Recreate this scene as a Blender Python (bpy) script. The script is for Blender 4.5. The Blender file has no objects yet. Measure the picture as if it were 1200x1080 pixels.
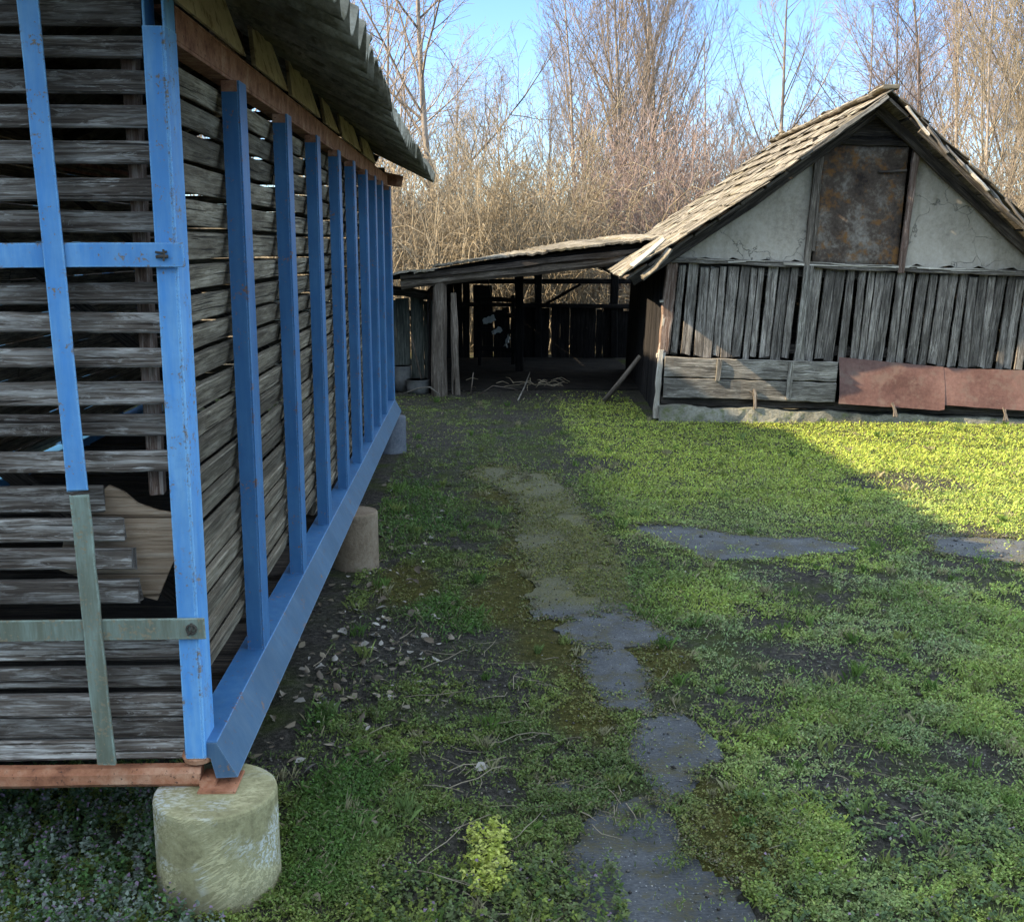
import bpy, math, random
import numpy as np
from mathutils import Vector, Matrix
random.seed(7); rng = np.random.default_rng(7)
scn = bpy.context.scene
COL = scn.collection
R = math.radians

# ------------------------------------------------------------------ camera, sky, sun, exposure
cam_d = bpy.data.cameras.new('camera'); cam = bpy.data.objects.new('camera', cam_d); COL.objects.link(cam)
cam.location = (0, 0, 1.6)
cam.rotation_euler = (R(90 - 10.9705), 0, R(-1.85988))
cam_d.sensor_width = 36; cam_d.lens = 39.0; cam_d.clip_start = 0.05; cam_d.clip_end = 2000
scn.camera = cam
SUN_EL, SUN_AZ = R(34.5), R(7.5)          # light travels towards +X, a little towards +Y
world = bpy.data.worlds.new('World'); scn.world = world; world.use_nodes = True
wn = world.node_tree; bg = wn.nodes['Background']
sky = wn.nodes.new('ShaderNodeTexSky'); sky.sky_type = 'NISHITA'; sky.sun_disc = False
sdir = Vector((-math.cos(SUN_EL) * math.cos(SUN_AZ), -math.cos(SUN_EL) * math.sin(SUN_AZ), math.sin(SUN_EL)))
sky.sun_elevation = SUN_EL; sky.sun_rotation = math.atan2(sdir.x, sdir.y)
sky.air_density = 0.8; sky.dust_density = 0.0; sky.ozone_density = 1.8
tc = wn.nodes.new('ShaderNodeTexCoord'); sx_ = wn.nodes.new('ShaderNodeSeparateXYZ'); wn.links.new(tc.outputs['Generated'], sx_.inputs[0])
hz = wn.nodes.new('ShaderNodeValToRGB'); wn.links.new(sx_.outputs[2], hz.inputs[0])      # low sky dimmed and blued, overhead sky boosted to lift the shade
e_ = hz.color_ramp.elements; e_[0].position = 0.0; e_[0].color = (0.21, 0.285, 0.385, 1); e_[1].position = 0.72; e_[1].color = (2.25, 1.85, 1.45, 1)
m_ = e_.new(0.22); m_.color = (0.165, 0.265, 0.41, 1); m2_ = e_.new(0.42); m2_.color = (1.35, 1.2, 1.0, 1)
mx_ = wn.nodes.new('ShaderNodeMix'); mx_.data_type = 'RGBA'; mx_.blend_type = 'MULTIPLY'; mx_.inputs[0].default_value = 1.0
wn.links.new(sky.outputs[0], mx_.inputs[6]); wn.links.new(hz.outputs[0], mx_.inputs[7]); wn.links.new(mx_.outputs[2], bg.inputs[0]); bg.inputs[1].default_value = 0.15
sl = bpy.data.lights.new('sun', 'SUN'); sl.energy = 2.15; sl.angle = R(0.5); sl.color = (1, 0.93, 0.80)
so = bpy.data.objects.new('sun', sl); COL.objects.link(so)
so.rotation_euler = sdir.to_track_quat('Z', 'Y').to_euler(); so.location = (-20, -3, 20)
scn.view_settings.view_transform = 'Standard'; scn.view_settings.look = 'None'
scn.view_settings.exposure = 2.85; scn.view_settings.gamma = 1
scn.view_settings.use_white_balance = True; scn.view_settings.white_balance_temperature = 8500; scn.view_settings.white_balance_tint = 10
scn.cycles.max_bounces = 6; scn.cycles.transparent_max_bounces = 4
scn.cycles.use_denoising = True

# ------------------------------------------------------------------ node helpers
class NT:
    def __init__(s, name, rough=0.9, spec=0.2):
        s.m = bpy.data.materials.new(name); s.m.use_nodes = True
        s.t = s.m.node_tree; s.b = s.t.nodes['Principled BSDF']
        s.b.inputs['Roughness'].default_value = rough
        s.b.inputs['Specular IOR Level'].default_value = spec
    def n(s, typ, **kw):
        x = s.t.nodes.new(typ)
        for k, v in kw.items(): setattr(x, k, v)
        return x
    def put(s, sock, v):
        if isinstance(v, bpy.types.NodeSocket): s.t.links.new(v, sock)
        elif isinstance(v, tuple) and len(v) == 3 and sock.type == 'RGBA': sock.default_value = (*v, 1)
        else: sock.default_value = v
    def attr(s, name, out='Vector'):
        return s.n('ShaderNodeAttribute', attribute_name=name).outputs[out]
    def pos(s): return s.n('ShaderNodeTexCoord').outputs['Object']
    def map(s, v, scale, loc=(0, 0, 0)):
        m = s.n('ShaderNodeMapping'); s.put(m.inputs[0], v); m.inputs['Scale'].default_value = scale; m.inputs['Location'].default_value = loc
        return m.outputs[0]
    def noise(s, v, scale, detail=4, rough=0.6, dist=0.0):
        x = s.n('ShaderNodeTexNoise'); s.put(x.inputs['Vector'], v); x.inputs['Scale'].default_value = scale
        x.inputs['Detail'].default_value = detail; x.inputs['Roughness'].default_value = rough; x.inputs['Distortion'].default_value = dist
        return x.outputs['Fac']
    def ramp(s, fac, *stops):
        r = s.n('ShaderNodeValToRGB'); s.put(r.inputs[0], fac); e = r.color_ramp.elements
        while len(e) < len(stops): e.new(0.5)
        for q, (p, c) in zip(e, stops):
            q.position = p; q.color = (*c, 1) if isinstance(c, tuple) else (c, c, c, 1)
        return r.outputs[0]
    def mix(s, fac, a, b, blend='MIX'):
        x = s.n('ShaderNodeMix', data_type='RGBA', blend_type=blend); s.put(x.inputs['Factor'], fac)
        s.put(x.inputs[6], a); s.put(x.inputs[7], b); return x.outputs[2]
    def math(s, op, a, b=0.0, clamp=False):
        x = s.n('ShaderNodeMath', operation=op, use_clamp=clamp); s.put(x.inputs[0], a); s.put(x.inputs[1], b); return x.outputs[0]
    def out(s, color, bump=None, strength=0.4, dist=0.01, rough=None):
        s.put(s.b.inputs['Base Color'], color)
        if bump is not None:
            b = s.n('ShaderNodeBump'); b.inputs['Strength'].default_value = strength; b.inputs['Distance'].default_value = dist
            s.put(b.inputs['Height'], bump); s.t.links.new(b.outputs[0], s.b.inputs['Normal'])
        if rough is not None: s.put(s.b.inputs['Roughness'], rough)
        return s.m

def wood_mat(name, dark, mid, light, patch=0.5, var=0.5, stain=None, bump=0.6):
    t = NT(name, 0.85, 0.15); g = t.attr('gc'); r = t.attr('rnd', 'Fac')
    grain = t.noise(t.map(g, (3.5, 85, 85)), 1.0, 6, 0.7, 0.5)
    fine = t.noise(t.map(g, (16, 330, 330)), 1.0, 3, 0.65)
    blot = t.noise(t.map(g, (8, 42, 42)), 1.0, 6, 0.72, 1.2)
    c = t.ramp(grain, (0.36, dark), (0.50, mid), (0.66, light))
    w = t.math('MULTIPLY', t.ramp(blot, (0.50, 0.0), (0.59, 1.0)), t.ramp(fine, (0.42, 0.1), (0.54, 1.0)))
    c = t.mix(t.math('MULTIPLY', w, patch), c, tuple(min(.8, q * 1.25) for q in light))
    d = t.ramp(t.noise(t.map(g, (2.6, 12, 12), (5, 3, 1)), 1.0, 5, 0.65), (0.42, 1.0), (0.58, 0.0))
    c = t.mix(t.math('MULTIPLY', d, 0.6), c, dark)
    crack = t.ramp(t.noise(t.map(g, (1.8, 120, 120), (2, 7, 0)), 1.0, 2, 0.5, 0.4), (0.32, 1.0), (0.37, 0.0))
    c = t.mix(t.math('MULTIPLY', crack, 0.85), c, tuple(x * 0.3 for x in dark))
    if stain: c = t.mix(t.ramp(t.noise(t.map(g, (1.5, 4, 4), (9, 1, 4)), 1.0, 4, 0.6), (0.45, 0.0), (0.7, 0.8)), c, stain)
    v = t.math('ADD', 1 - var / 2, t.math('MULTIPLY', r, var))
    x = t.n('ShaderNodeVectorMath', operation='SCALE'); t.put(x.inputs[0], c); t.put(x.inputs['Scale'], v)
    h = t.math('SUBTRACT', t.math('ADD', grain, t.math('MULTIPLY', fine, 0.5)), crack)
    return t.out(x.outputs[0], h, bump, 0.006)

def paint_mat(name, base, worn, rust, chips=0.5, rough=0.5):
    t = NT(name, rough, 0.35); p = t.pos()
    n1 = t.noise(p, 17, 7, 0.7); n2 = t.noise(p, 110, 4, 0.7); n3 = t.noise(t.map(p, (26, 26, 3)), 1.0, 5, 0.7); n4 = t.noise(p, 3.5, 4, .6)
    c = t.mix(t.ramp(n3, (0.40, 0.0), (0.70, 0.85)), base, worn)
    c = t.mix(t.ramp(n4, (0.40, 0.0), (0.66, 0.55)), c, tuple(b * 0.62 for b in base))
    c = t.mix(t.math('MULTIPLY', t.ramp(n1, (0.45, 0.0), (0.62, 1.0)), 0.35), c, tuple(b * 0.8 + .01 for b in base))
    bv = t.n('ShaderNodeBevel'); bv.samples = 3; bv.inputs[0].default_value = 0.006
    ge = t.n('ShaderNodeNewGeometry'); dt = t.n('ShaderNodeVectorMath', operation='DOT_PRODUCT'); t.put(dt.inputs[0], bv.outputs[0]); t.put(dt.inputs[1], ge.outputs['Normal'])
    edge = t.ramp(dt.outputs['Value'], (0.80, 1.0), (0.985, 0.0))
    c = t.mix(t.math('MULTIPLY', edge, t.ramp(n2, (0.35, .25), (0.6, .9))), c, tuple(min(.8, w * 1.5 + .05) for w in worn))
    mixn = t.math('ADD', t.math('ADD', t.math('MULTIPLY', n1, 0.5), t.math('MULTIPLY', n2, 0.5)), t.math('MULTIPLY', edge, .05))
    k = t.ramp(mixn, (0.605 - chips * 0.06, 0.0), (0.63 - chips * 0.06, 1.0))
    c = t.mix(k, c, t.mix(n2, rust, tuple(min(1, 2.0 * q + .06) for q in rust)))
    return t.out(c, t.math('SUBTRACT', t.math('MULTIPLY', n2, .35), k), 0.35, 0.003, t.mix(k, (rough,) * 3, (0.9,) * 3))

def rust_mat(name, a, b, c3):
    t = NT(name, 0.85, 0.2); p = t.pos()
    n1 = t.noise(p, 14, 6, 0.7); n2 = t.noise(p, 90, 4, 0.7)
    c = t.ramp(n1, (0.3, a), (0.5, b), (0.72, c3))
    c = t.mix(t.ramp(n2, (0.60, 0.0), (0.66, 0.85)), c, (0.03, 0.02, 0.018))
    return t.out(c, n2, 0.5, 0.004)

def rough_mat(name, a, b, c3, s1=6, s2=40, bump=0.5, spots=None, dist=0.01, rough=0.95):
    t = NT(name, rough, 0.15); p = t.pos()
    n1 = t.noise(p, s1, 6, 0.62, 0.4); n2 = t.noise(p, s2, 5, 0.7)
    c = t.ramp(t.math('ADD', t.math('MULTIPLY', n1, 0.65), t.math('MULTIPLY', n2, 0.35)), (0.36, a), (0.5, b), (0.64, c3))
    if spots: c = t.mix(t.ramp(t.noise(p, s1 * 2.7, 5, 0.7), (0.52, 0.0), (0.64, 0.9)), c, spots)
    return t.out(c, t.math('ADD', n1, n2), bump, dist)

def leaf_mat(name, trans=0.35):
    t = NT(name, 0.6, 0.25); c = t.attr('col', 'Color')
    t.put(t.b.inputs['Base Color'], c)
    tr = t.n('ShaderNodeBsdfTranslucent'); t.put(tr.inputs[0], c)
    mx = t.n('ShaderNodeMixShader'); mx.inputs[0].default_value = trans
    o = t.t.nodes['Material Output']
    t.t.links.new(t.b.outputs[0], mx.inputs[1]); t.t.links.new(tr.outputs[0], mx.inputs[2]); t.t.links.new(mx.outputs[0], o.inputs[0])
    return t.m

# ------------------------------------------------------------------ materials
M = {}
M['slat_front'] = wood_mat('weathered_slat', (0.045, 0.032, 0.025), (0.155, 0.125, 0.103), (0.36, 0.335, 0.305), 0.85, 0.7)
M['slat_side'] = wood_mat('brown_grey_slat', (0.052, 0.037, 0.025), (0.155, 0.122, 0.085), (0.30, 0.25, 0.19), 0.35, 0.7)
M['board_grey'] = wood_mat('grey_board', (0.038, 0.031, 0.026), (0.145, 0.124, 0.105), (0.33, 0.29, 0.25), 0.55, 0.7)
M['plank_grey'] = wood_mat('pale_plank', (0.055, 0.047, 0.04), (0.155, 0.138, 0.115), (0.33, 0.30, 0.26), 0.6, 0.3)
M['sooty'] = wood_mat('sooty_wood', (0.006, 0.0055, 0.006), (0.016, 0.014, 0.014), (0.035, 0.031, 0.029), 0.2, 0.6)  # near-black wood: shade of the shed and hut side put into the colour
M['dark_wood'] = wood_mat('dark_old_wood', (0.018, 0.014, 0.012), (0.05, 0.04, 0.033), (0.12, 0.10, 0.085), 0.3, 0.6)
M['post_wood'] = wood_mat('grey_brown_post', (0.045, 0.034, 0.026), (0.13, 0.105, 0.085), (0.26, 0.22, 0.18), 0.4, 0.4)
M['red_post'] = wood_mat('reddish_post', (0.08, 0.045, 0.033), (0.20, 0.125, 0.095), (0.40, 0.32, 0.27), 0.5, 0.3)
M['hatch'] = rough_mat('stained_hatch', (0.022, 0.015, 0.012), (0.07, 0.05, 0.038), (0.19, 0.165, 0.14), 3.2, 30, 0.3, (0.15, 0.065, 0.02), 0.005, 0.75)
M['chip'] = wood_mat('warped_panel', (0.24, 0.155, 0.10), (0.42, 0.285, 0.19), (0.54, 0.41, 0.30), 0.3, 0.2)
M['pale_wood'] = wood_mat('bleached_wood', (0.22, 0.19, 0.15), (0.42, 0.37, 0.31), (0.6, 0.55, 0.48), 0.5, 0.4)
M['blue'] = paint_mat('blue_paint', (0.014, 0.112, 0.265), (0.045, 0.16, 0.30), (0.10, 0.045, 0.03), 0.25)
M['blue_dull'] = paint_mat('dull_blue_paint', (0.034, 0.095, 0.165), (0.07, 0.13, 0.19), (0.09, 0.05, 0.035), 0.3)
M['blue_faded'] = paint_mat('faded_blue_paint', (0.045, 0.255, 0.56), (0.17, 0.38, 0.56), (0.11, 0.08, 0.055), 0.55, 0.6)
M['green'] = paint_mat('flaking_grey_green_paint', (0.13, 0.14, 0.10), (0.25, 0.33, 0.28), (0.12, 0.09, 0.05), 0.9, 0.75)
M['rust'] = rust_mat('orange_rust', (0.16, 0.055, 0.03), (0.36, 0.14, 0.075), (0.50, 0.27, 0.17))
M['rust_red'] = rust_mat('red_rust', (0.12, 0.045, 0.03), (0.30, 0.14, 0.095), (0.44, 0.27, 0.20))
M['asbestos'] = rough_mat('corrugated_cement', (0.10, 0.085, 0.06), (0.20, 0.175, 0.13), (0.34, 0.31, 0.25), 4, 50, 0.4, (0.09, 0.075, 0.045))
M['soffit'] = rough_mat('pale_soffit_board', (0.38, 0.30, 0.19), (0.56, 0.455, 0.31), (0.66, 0.57, 0.42), 5, 60, 0.3, (0.22, 0.15, 0.09))
def plaster_mat():
    t = NT('grey_lime_plaster', 0.95, 0.1); p = t.pos(); n1 = t.noise(p, 1.7, 6, .65); n2 = t.noise(p, 26, 6, .72); n3 = t.noise(t.map(p, (7, 7, 1.6)), 1.0, 5, .65)
    c = t.ramp(t.math('ADD', t.math('MULTIPLY', n1, .6), t.math('MULTIPLY', n2, .4)), (.38, (0.235, 0.20, 0.16)), (.5, (0.34, 0.295, 0.24)), (.62, (0.41, 0.36, 0.30)))
    c = t.mix(t.ramp(n3, (.52, 0.0), (.68, .5)), c, (0.185, 0.16, 0.115))
    v = t.n('ShaderNodeTexVoronoi', feature='DISTANCE_TO_EDGE'); wv = t.n('ShaderNodeVectorMath', operation='ADD'); t.put(wv.inputs[0], p)
    sc = t.n('ShaderNodeVectorMath', operation='SCALE'); cn = t.n('ShaderNodeTexNoise'); t.put(cn.inputs[0], p); cn.inputs['Scale'].default_value = 5; cn.inputs['Detail'].default_value = 5; t.put(sc.inputs[0], cn.outputs['Color']); sc.inputs['Scale'].default_value = .35; t.put(wv.inputs[1], sc.outputs[0])
    t.put(v.inputs['Vector'], wv.outputs[0]); v.inputs['Scale'].default_value = 2.2
    k = t.math('MULTIPLY', t.ramp(v.outputs['Distance'], (.0, 1.0), (.010, 0.0)), t.ramp(n1, (.46, 0.0), (.56, .8)))
    c = t.mix(k, c, (0.07, 0.065, 0.055))
    return t.out(c, t.math('SUBTRACT', t.math('ADD', n2, t.math('MULTIPLY', n1, 2)), k), .6, .012)
M['plaster'] = plaster_mat()
M['concrete'] = rough_mat('mossy_concrete', (0.075, 0.07, 0.055), (0.155, 0.145, 0.115), (0.26, 0.245, 0.20), 3, 40, 0.7, (0.10, 0.11, 0.05), 0.02)
M['brown_pier'] = rough_mat('brown_concrete', (0.11, 0.075, 0.05), (0.18, 0.13, 0.09), (0.25, 0.19, 0.14), 5, 60, 0.4)
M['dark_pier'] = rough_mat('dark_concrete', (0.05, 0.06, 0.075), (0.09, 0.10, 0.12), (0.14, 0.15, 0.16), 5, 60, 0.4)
M['tile'] = None
M['floor_dark'] = rough_mat('dung_floor', (0.008, 0.007, 0.006), (0.016, 0.014, 0.012), (0.03, 0.026, 0.022), 6, 50, 0.6)  # near-black floor colour, shed shade painted in
M['redsheet'] = rough_mat('red_brown_sheet', (0.065, 0.031, 0.025), (0.105, 0.053, 0.043), (0.15, 0.083, 0.068), 2.5, 34, 0.3, (0.12, 0.075, 0.06), 0.004, 0.6)
M['greenboard'] = wood_mat('mossy_dark_board', (0.03, 0.035, 0.03), (0.07, 0.08, 0.07), (0.14, 0.15, 0.13), 0.3, 0.4)
M['whitewash'] = rough_mat('whitewash', (0.5, 0.48, 0.44), (0.62, 0.6, 0.55), (0.7, 0.68, 0.63), 3, 30, 0.3)
M['plastic_grey'] = rough_mat('grey_bucket', (0.09, 0.09, 0.09), (0.13, 0.13, 0.125), (0.18, 0.17, 0.16), 5, 30, 0.2)
M['white_scrap'] = rough_mat('white_scrap', (0.5, 0.5, 0.48), (0.65, 0.65, 0.62), (0.8, 0.8, 0.78), 5, 30, 0.2)
M['wire'] = rust_mat('dark_wire', (0.03, 0.025, 0.02), (0.06, 0.05, 0.04), (0.1, 0.08, 0.07))

def tile_mat():
    t = NT('weathered_roof_tile', 0.95, 0.1); p = t.attr('gc'); r = t.attr('rnd', 'Fac')
    n1 = t.noise(p, 7, 6, 0.65); n2 = t.noise(p, 55, 5, 0.7); n3 = t.noise(p, 2.2, 4, 0.6)
    c = t.ramp(t.math('ADD', t.math('MULTIPLY', n1, .6), t.math('MULTIPLY', n2, .4)), (0.38, (0.045, 0.038, 0.030)), (0.5, (0.145, 0.125, 0.100)), (0.62, (0.29, 0.262, 0.222)))
    c = t.mix(t.ramp(n3, (0.5, 0.0), (0.66, 0.75)), c, (0.115, 0.095, 0.055))
    x = t.n('ShaderNodeVectorMath', operation='SCALE'); t.put(x.inputs[0], c); t.put(x.inputs['Scale'], t.math('ADD', 0.65, t.math('MULTIPLY', r, .6)))
    return t.out(x.outputs[0], t.math('ADD', n1, n2), 0.7, 0.012)
M['tile'] = tile_mat()

def pier_mat():
    t = NT('scratched_round_pier', 0.9, 0.2); p = t.pos()
    n1 = t.noise(p, 7, 5, 0.6); n2 = t.noise(p, 70, 5, 0.7)
    c = t.ramp(t.math('ADD', t.math('MULTIPLY', n1, .6), t.math('MULTIPLY', n2, .4)), (0.35, (0.16, 0.135, 0.07)), (0.5, (0.28, 0.245, 0.13)), (0.65, (0.37, 0.335, 0.195)))
    rot = t.n('ShaderNodeMapping'); t.put(rot.inputs[0], p); rot.inputs['Rotation'].default_value = (0, R(-62), 0); 
    q = t.map(rot.outputs[0], (130, 130, 13))
    st = t.ramp(t.noise(q, 1.0, 3, 0.6, 0.6), (0.47, 0.0), (0.56, 1.0))
    area = t.ramp(t.noise(p, 6.5, 3, 0.5), (0.43, 0.0), (0.55, 1.0))
    k = t.math('MULTIPLY', st, area)
    c = t.mix(t.math('MULTIPLY', k, .62), c, t.mix(t.ramp(t.noise(p, 9, 1, .5), (.45, 0.0), (.55, 1.0)), (0.58, 0.60, 0.60), (0.55, 0.47, 0.27)))
    sep = t.n('ShaderNodeSeparateXYZ'); t.put(sep.inputs[0], p)
    lo = t.ramp(t.math('ADD', sep.outputs[2], t.math('MULTIPLY', n1, .12)), (0.08, 1.0), (0.16, 0.0))
    c = t.mix(t.math('MULTIPLY', lo, .6), c, (0.10, 0.085, 0.05))
    return t.out(c, t.math('ADD', n2, k), 0.4, 0.006)
M['pier'] = pier_mat()

def bark_mat(name, a, b):
    t = NT(name, 0.9, 0.1); p = t.pos(); n = t.noise(t.map(p, (9, 9, 2.5)), 1.0, 4, .65)
    r = t.n('ShaderNodeObjectInfo').outputs['Random']
    c = t.ramp(n, (0.3, a), (0.7, b))
    x = t.n('ShaderNodeVectorMath', operation='SCALE'); t.put(x.inputs[0], c); t.put(x.inputs['Scale'], t.math('ADD', 0.75, t.math('MULTIPLY', r, .5)))
    return t.out(x.outputs[0], None)
M['bark'] = bark_mat('grey_brown_bark', (0.15, 0.12, 0.10), (0.29, 0.245, 0.21))
M['twig'] = bark_mat('twig_bark', (0.14, 0.108, 0.083), (0.265, 0.212, 0.17))
M['twig_red'] = bark_mat('reddish_twig', (0.17, 0.12, 0.102), (0.31, 0.235, 0.205))
M['twig_yel'] = bark_mat('yellowish_twig', (0.155, 0.125, 0.088), (0.29, 0.235, 0.17))
M['straw'] = bark_mat('dry_straw_stem', (0.175, 0.14, 0.098), (0.36, 0.295, 0.21))
M['grass'] = leaf_mat('grass_blade'); M['weed'] = leaf_mat('weed_leaf'); M['litter'] = leaf_mat('dead_leaf', 0.1)

# ------------------------------------------------------------------ mesh builder
def V(*a): return np.array(a, float)
def unit(v): return v / (np.linalg.norm(v) + 1e-12)
class MB:
    def __init__(s): s.v = []; s.f = []; s.gc = []; s.r = []
    def add(s, vs, fs, gc=None, rnd=None):
        o = len(s.v); s.v += [tuple(p) for p in vs]; s.f += [tuple(i + o for i in f) for f in fs]
        rnd = random.random() if rnd is None else rnd
        if gc is None: gc = [tuple(p) for p in vs]
        s.gc += [tuple(g) for g in gc]; s.r += [rnd] * len(vs)
    def plank(s, p0, p1, w, t, up=(0, 0, 1), segs=6, jit=0.0015, ch=0.12, taper=1.0, endj=0.004, bow=0.0, rnd=None, thickdir=None):
        p0, p1 = V(*p0), V(*p1); d = unit(p1 - p0); L = np.linalg.norm(p1 - p0)
        u = V(*up); u = unit(u - d * (u @ d)); n = np.cross(d, u)
        off = V(random.uniform(0, 50), random.uniform(0, 50), random.uniform(0, 50)); c = ch * min(w, t)
        bowv = n * random.uniform(-bow, bow) + u * random.uniform(-bow, bow)
        vs = []; gc = []
        for k in range(segs + 1):
            q = k / segs; f = 1 + (taper - 1) * q
            cen = p0 + (p1 - p0) * q + bowv * 4 * q * (1 - q)
            hw = w * f / 2; ht = t / 2
            pr = [(-hw + c, -ht), (hw - c, -ht), (hw, -ht + c), (hw, ht - c), (hw - c, ht), (-hw + c, ht), (-hw, ht - c), (-hw, -ht + c)]
            ja = np.array([random.gauss(0, jit) for _ in range(4)])
            per = 0
            for i, (a, b) in enumerate(pr):
                aa = a + (ja[0] if a > 0 else ja[1]); bb = b + (ja[2] if b > 0 else ja[3]) * .5
                e = random.uniform(-endj, endj) if k in (0, segs) else 0
                vs.append(cen + u * aa + n * bb + d * e); gc.append(V(q * L, a + (b > 0) * .37, b) + off)
        fs = []
        for k in range(segs):
            for i in range(8):
                j = (i + 1) % 8; fs.append((k * 8 + i, k * 8 + j, (k + 1) * 8 + j, (k + 1) * 8 + i))
        fs.append(tuple(range(7, -1, -1))); fs.append(tuple(segs * 8 + i for i in range(8)))
        s.add(vs, fs, gc, rnd)
    def box(s, lo, hi, ch=0.002, rnd=None):
        lo, hi = V(*lo), V(*hi); sz = hi - lo; ax = int(np.argmax(sz)); c = (lo + hi) / 2
        a, b = [i for i in range(3) if i != ax]
        p0 = c.copy(); p1 = c.copy(); p0[ax] = lo[ax]; p1[ax] = hi[ax]
        up = V(0, 0, 0); up[a] = 1
        s.plank(p0, p1, sz[a], sz[b], up, segs=2, jit=0, ch=ch / max(min(sz[a], sz[b]), 1e-4), endj=0, rnd=rnd)
    def prism(s, poly, ext, rnd=None):      # poly: 3-D points, extruded by vector
        poly = [V(*p) for p in poly]; e = V(*ext); n = len(poly)
        vs = poly + [p + e for p in poly]
        fs = [tuple(range(n)), tuple(range(2 * n - 1, n - 1, -1))] + [(i, i + n, (i + 1) % n + n, (i + 1) % n) for i in range(n)]
        off = V(random.uniform(0, 30), random.uniform(0, 30), 0)
        s.add(vs, fs, [p + off for p in vs], rnd)
    def tube(s, pts, rad, n=6, rnd=None, cap=True):
        pts = [V(*p) for p in pts]; vs = []; gc = []; L = 0
        ref = V(0.31, 0.17, 0.93); off = V(random.uniform(0, 50), random.uniform(0, 50), 0)
        for i, p in enumerate(pts):
            d = unit(pts[min(i + 1, len(pts) - 1)] - pts[max(i - 1, 0)])
            if abs(d @ ref) > 0.97: ref = V(0.9, 0.2, 0.1)
            a = unit(np.cross(d, ref)); b = np.cross(d, a)
            if i: L += np.linalg.norm(p - pts[i - 1])
            for k in range(n):
                t = 2 * math.pi * k / n
                vs.append(p + (a * math.cos(t) + b * math.sin(t)) * rad[i]); gc.append(V(L, t * rad[0], 0) + off)
        fs = [(i * n + k, i * n + (k + 1) % n, (i + 1) * n + (k + 1) % n, (i + 1) * n + k) for i in range(len(pts) - 1) for k in range(n)]
        if cap: fs += [tuple(range(n - 1, -1, -1)), tuple((len(pts) - 1) * n + k for k in range(n))]
        s.add(vs, fs, gc, rnd)
    def grid(s, P, thick, rnd=None):        # P: [nu][nv] points; closed slab by offset vector
        P = np.array(P, float); nu, nv = P.shape[:2]; t = V(*thick)
        vs = list(P.reshape(-1, 3)) + list((P + t).reshape(-1, 3)); N = nu * nv
        I = lambda i, j: i * nv + j
        fs = []
        for i in range(nu - 1):
            for j in range(nv - 1):
                q = (I(i, j), I(i + 1, j), I(i + 1, j + 1), I(i, j + 1)); fs.append(q); fs.append(tuple(N + k for k in q[::-1]))
        for i in range(nu - 1):
            for j in (0, nv - 1): fs.append((I(i, j), I(i + 1, j), N + I(i + 1, j), N + I(i, j)))
        for j in range(nv - 1):
            for i in (0, nu - 1): fs.append((I(i, j), I(i, j + 1), N + I(i, j + 1), N + I(i, j)))
        s.add(vs, fs, None, rnd)
    def build(s, name, mat, parent=None, origin=None, smooth=False):
        v = np.array(s.v, np.float32)
        if origin is not None: v = v - np.array(origin, np.float32)
        me = bpy.data.meshes.new(name); me.from_pydata(v.tolist(), [], s.f); me.materials.append(mat)
        a = me.attributes.new('gc', 'FLOAT_VECTOR', 'POINT'); a.data.foreach_set('vector', np.array(s.gc, np.float32).ravel())
        a = me.attributes.new('rnd', 'FLOAT', 'POINT'); a.data.foreach_set('value', np.array(s.r, np.float32))
        if smooth: me.polygons.foreach_set('use_smooth', [True] * len(me.polygons))
        import bmesh
        bm = bmesh.new(); bm.from_mesh(me); bmesh.ops.recalc_face_normals(bm, faces=bm.faces); bm.to_mesh(me); bm.free()
        o = bpy.data.objects.new(name, me); COL.objects.link(o)
        if parent: o.parent = parent
        return o
def tag(o, label=None, cat=None, group=None, kind=None):
    if label: o['label'] = label
    if cat: o['category'] = cat
    if group: o['group'] = group
    if kind: o['kind'] = kind
    return o
def empty(name, loc, rot=(0, 0, 0)):
    o = bpy.data.objects.new(name, None); COL.objects.link(o); o.location = loc; o.rotation_euler = rot; o.empty_display_size = .2
    return o
def raw_mesh(name, verts, faces_flat, nper, mat, cols=None, smooth=False):   # fast numpy mesh with constant corners per face
    me = bpy.data.meshes.new(name); nv = len(verts); nf = len(faces_flat) // nper
    me.vertices.add(nv); me.vertices.foreach_set('co', np.asarray(verts, np.float32).ravel())
    me.loops.add(nf * nper); me.loops.foreach_set('vertex_index', np.asarray(faces_flat, np.int32))
    me.polygons.add(nf); me.polygons.foreach_set('loop_start', np.arange(0, nf * nper, nper, dtype=np.int32))
    if smooth: me.polygons.foreach_set('use_smooth', np.ones(nf, bool))
    me.update(calc_edges=True)
    if cols is not None:
        a = me.color_attributes.new('col', 'FLOAT_COLOR', 'POINT')
        a.data.foreach_set('color', np.c_[cols, np.ones(nv)].astype(np.float32).ravel())
    me.materials.append(mat)
    o = bpy.data.objects.new(name, me); COL.objects.link(o); return o

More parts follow.
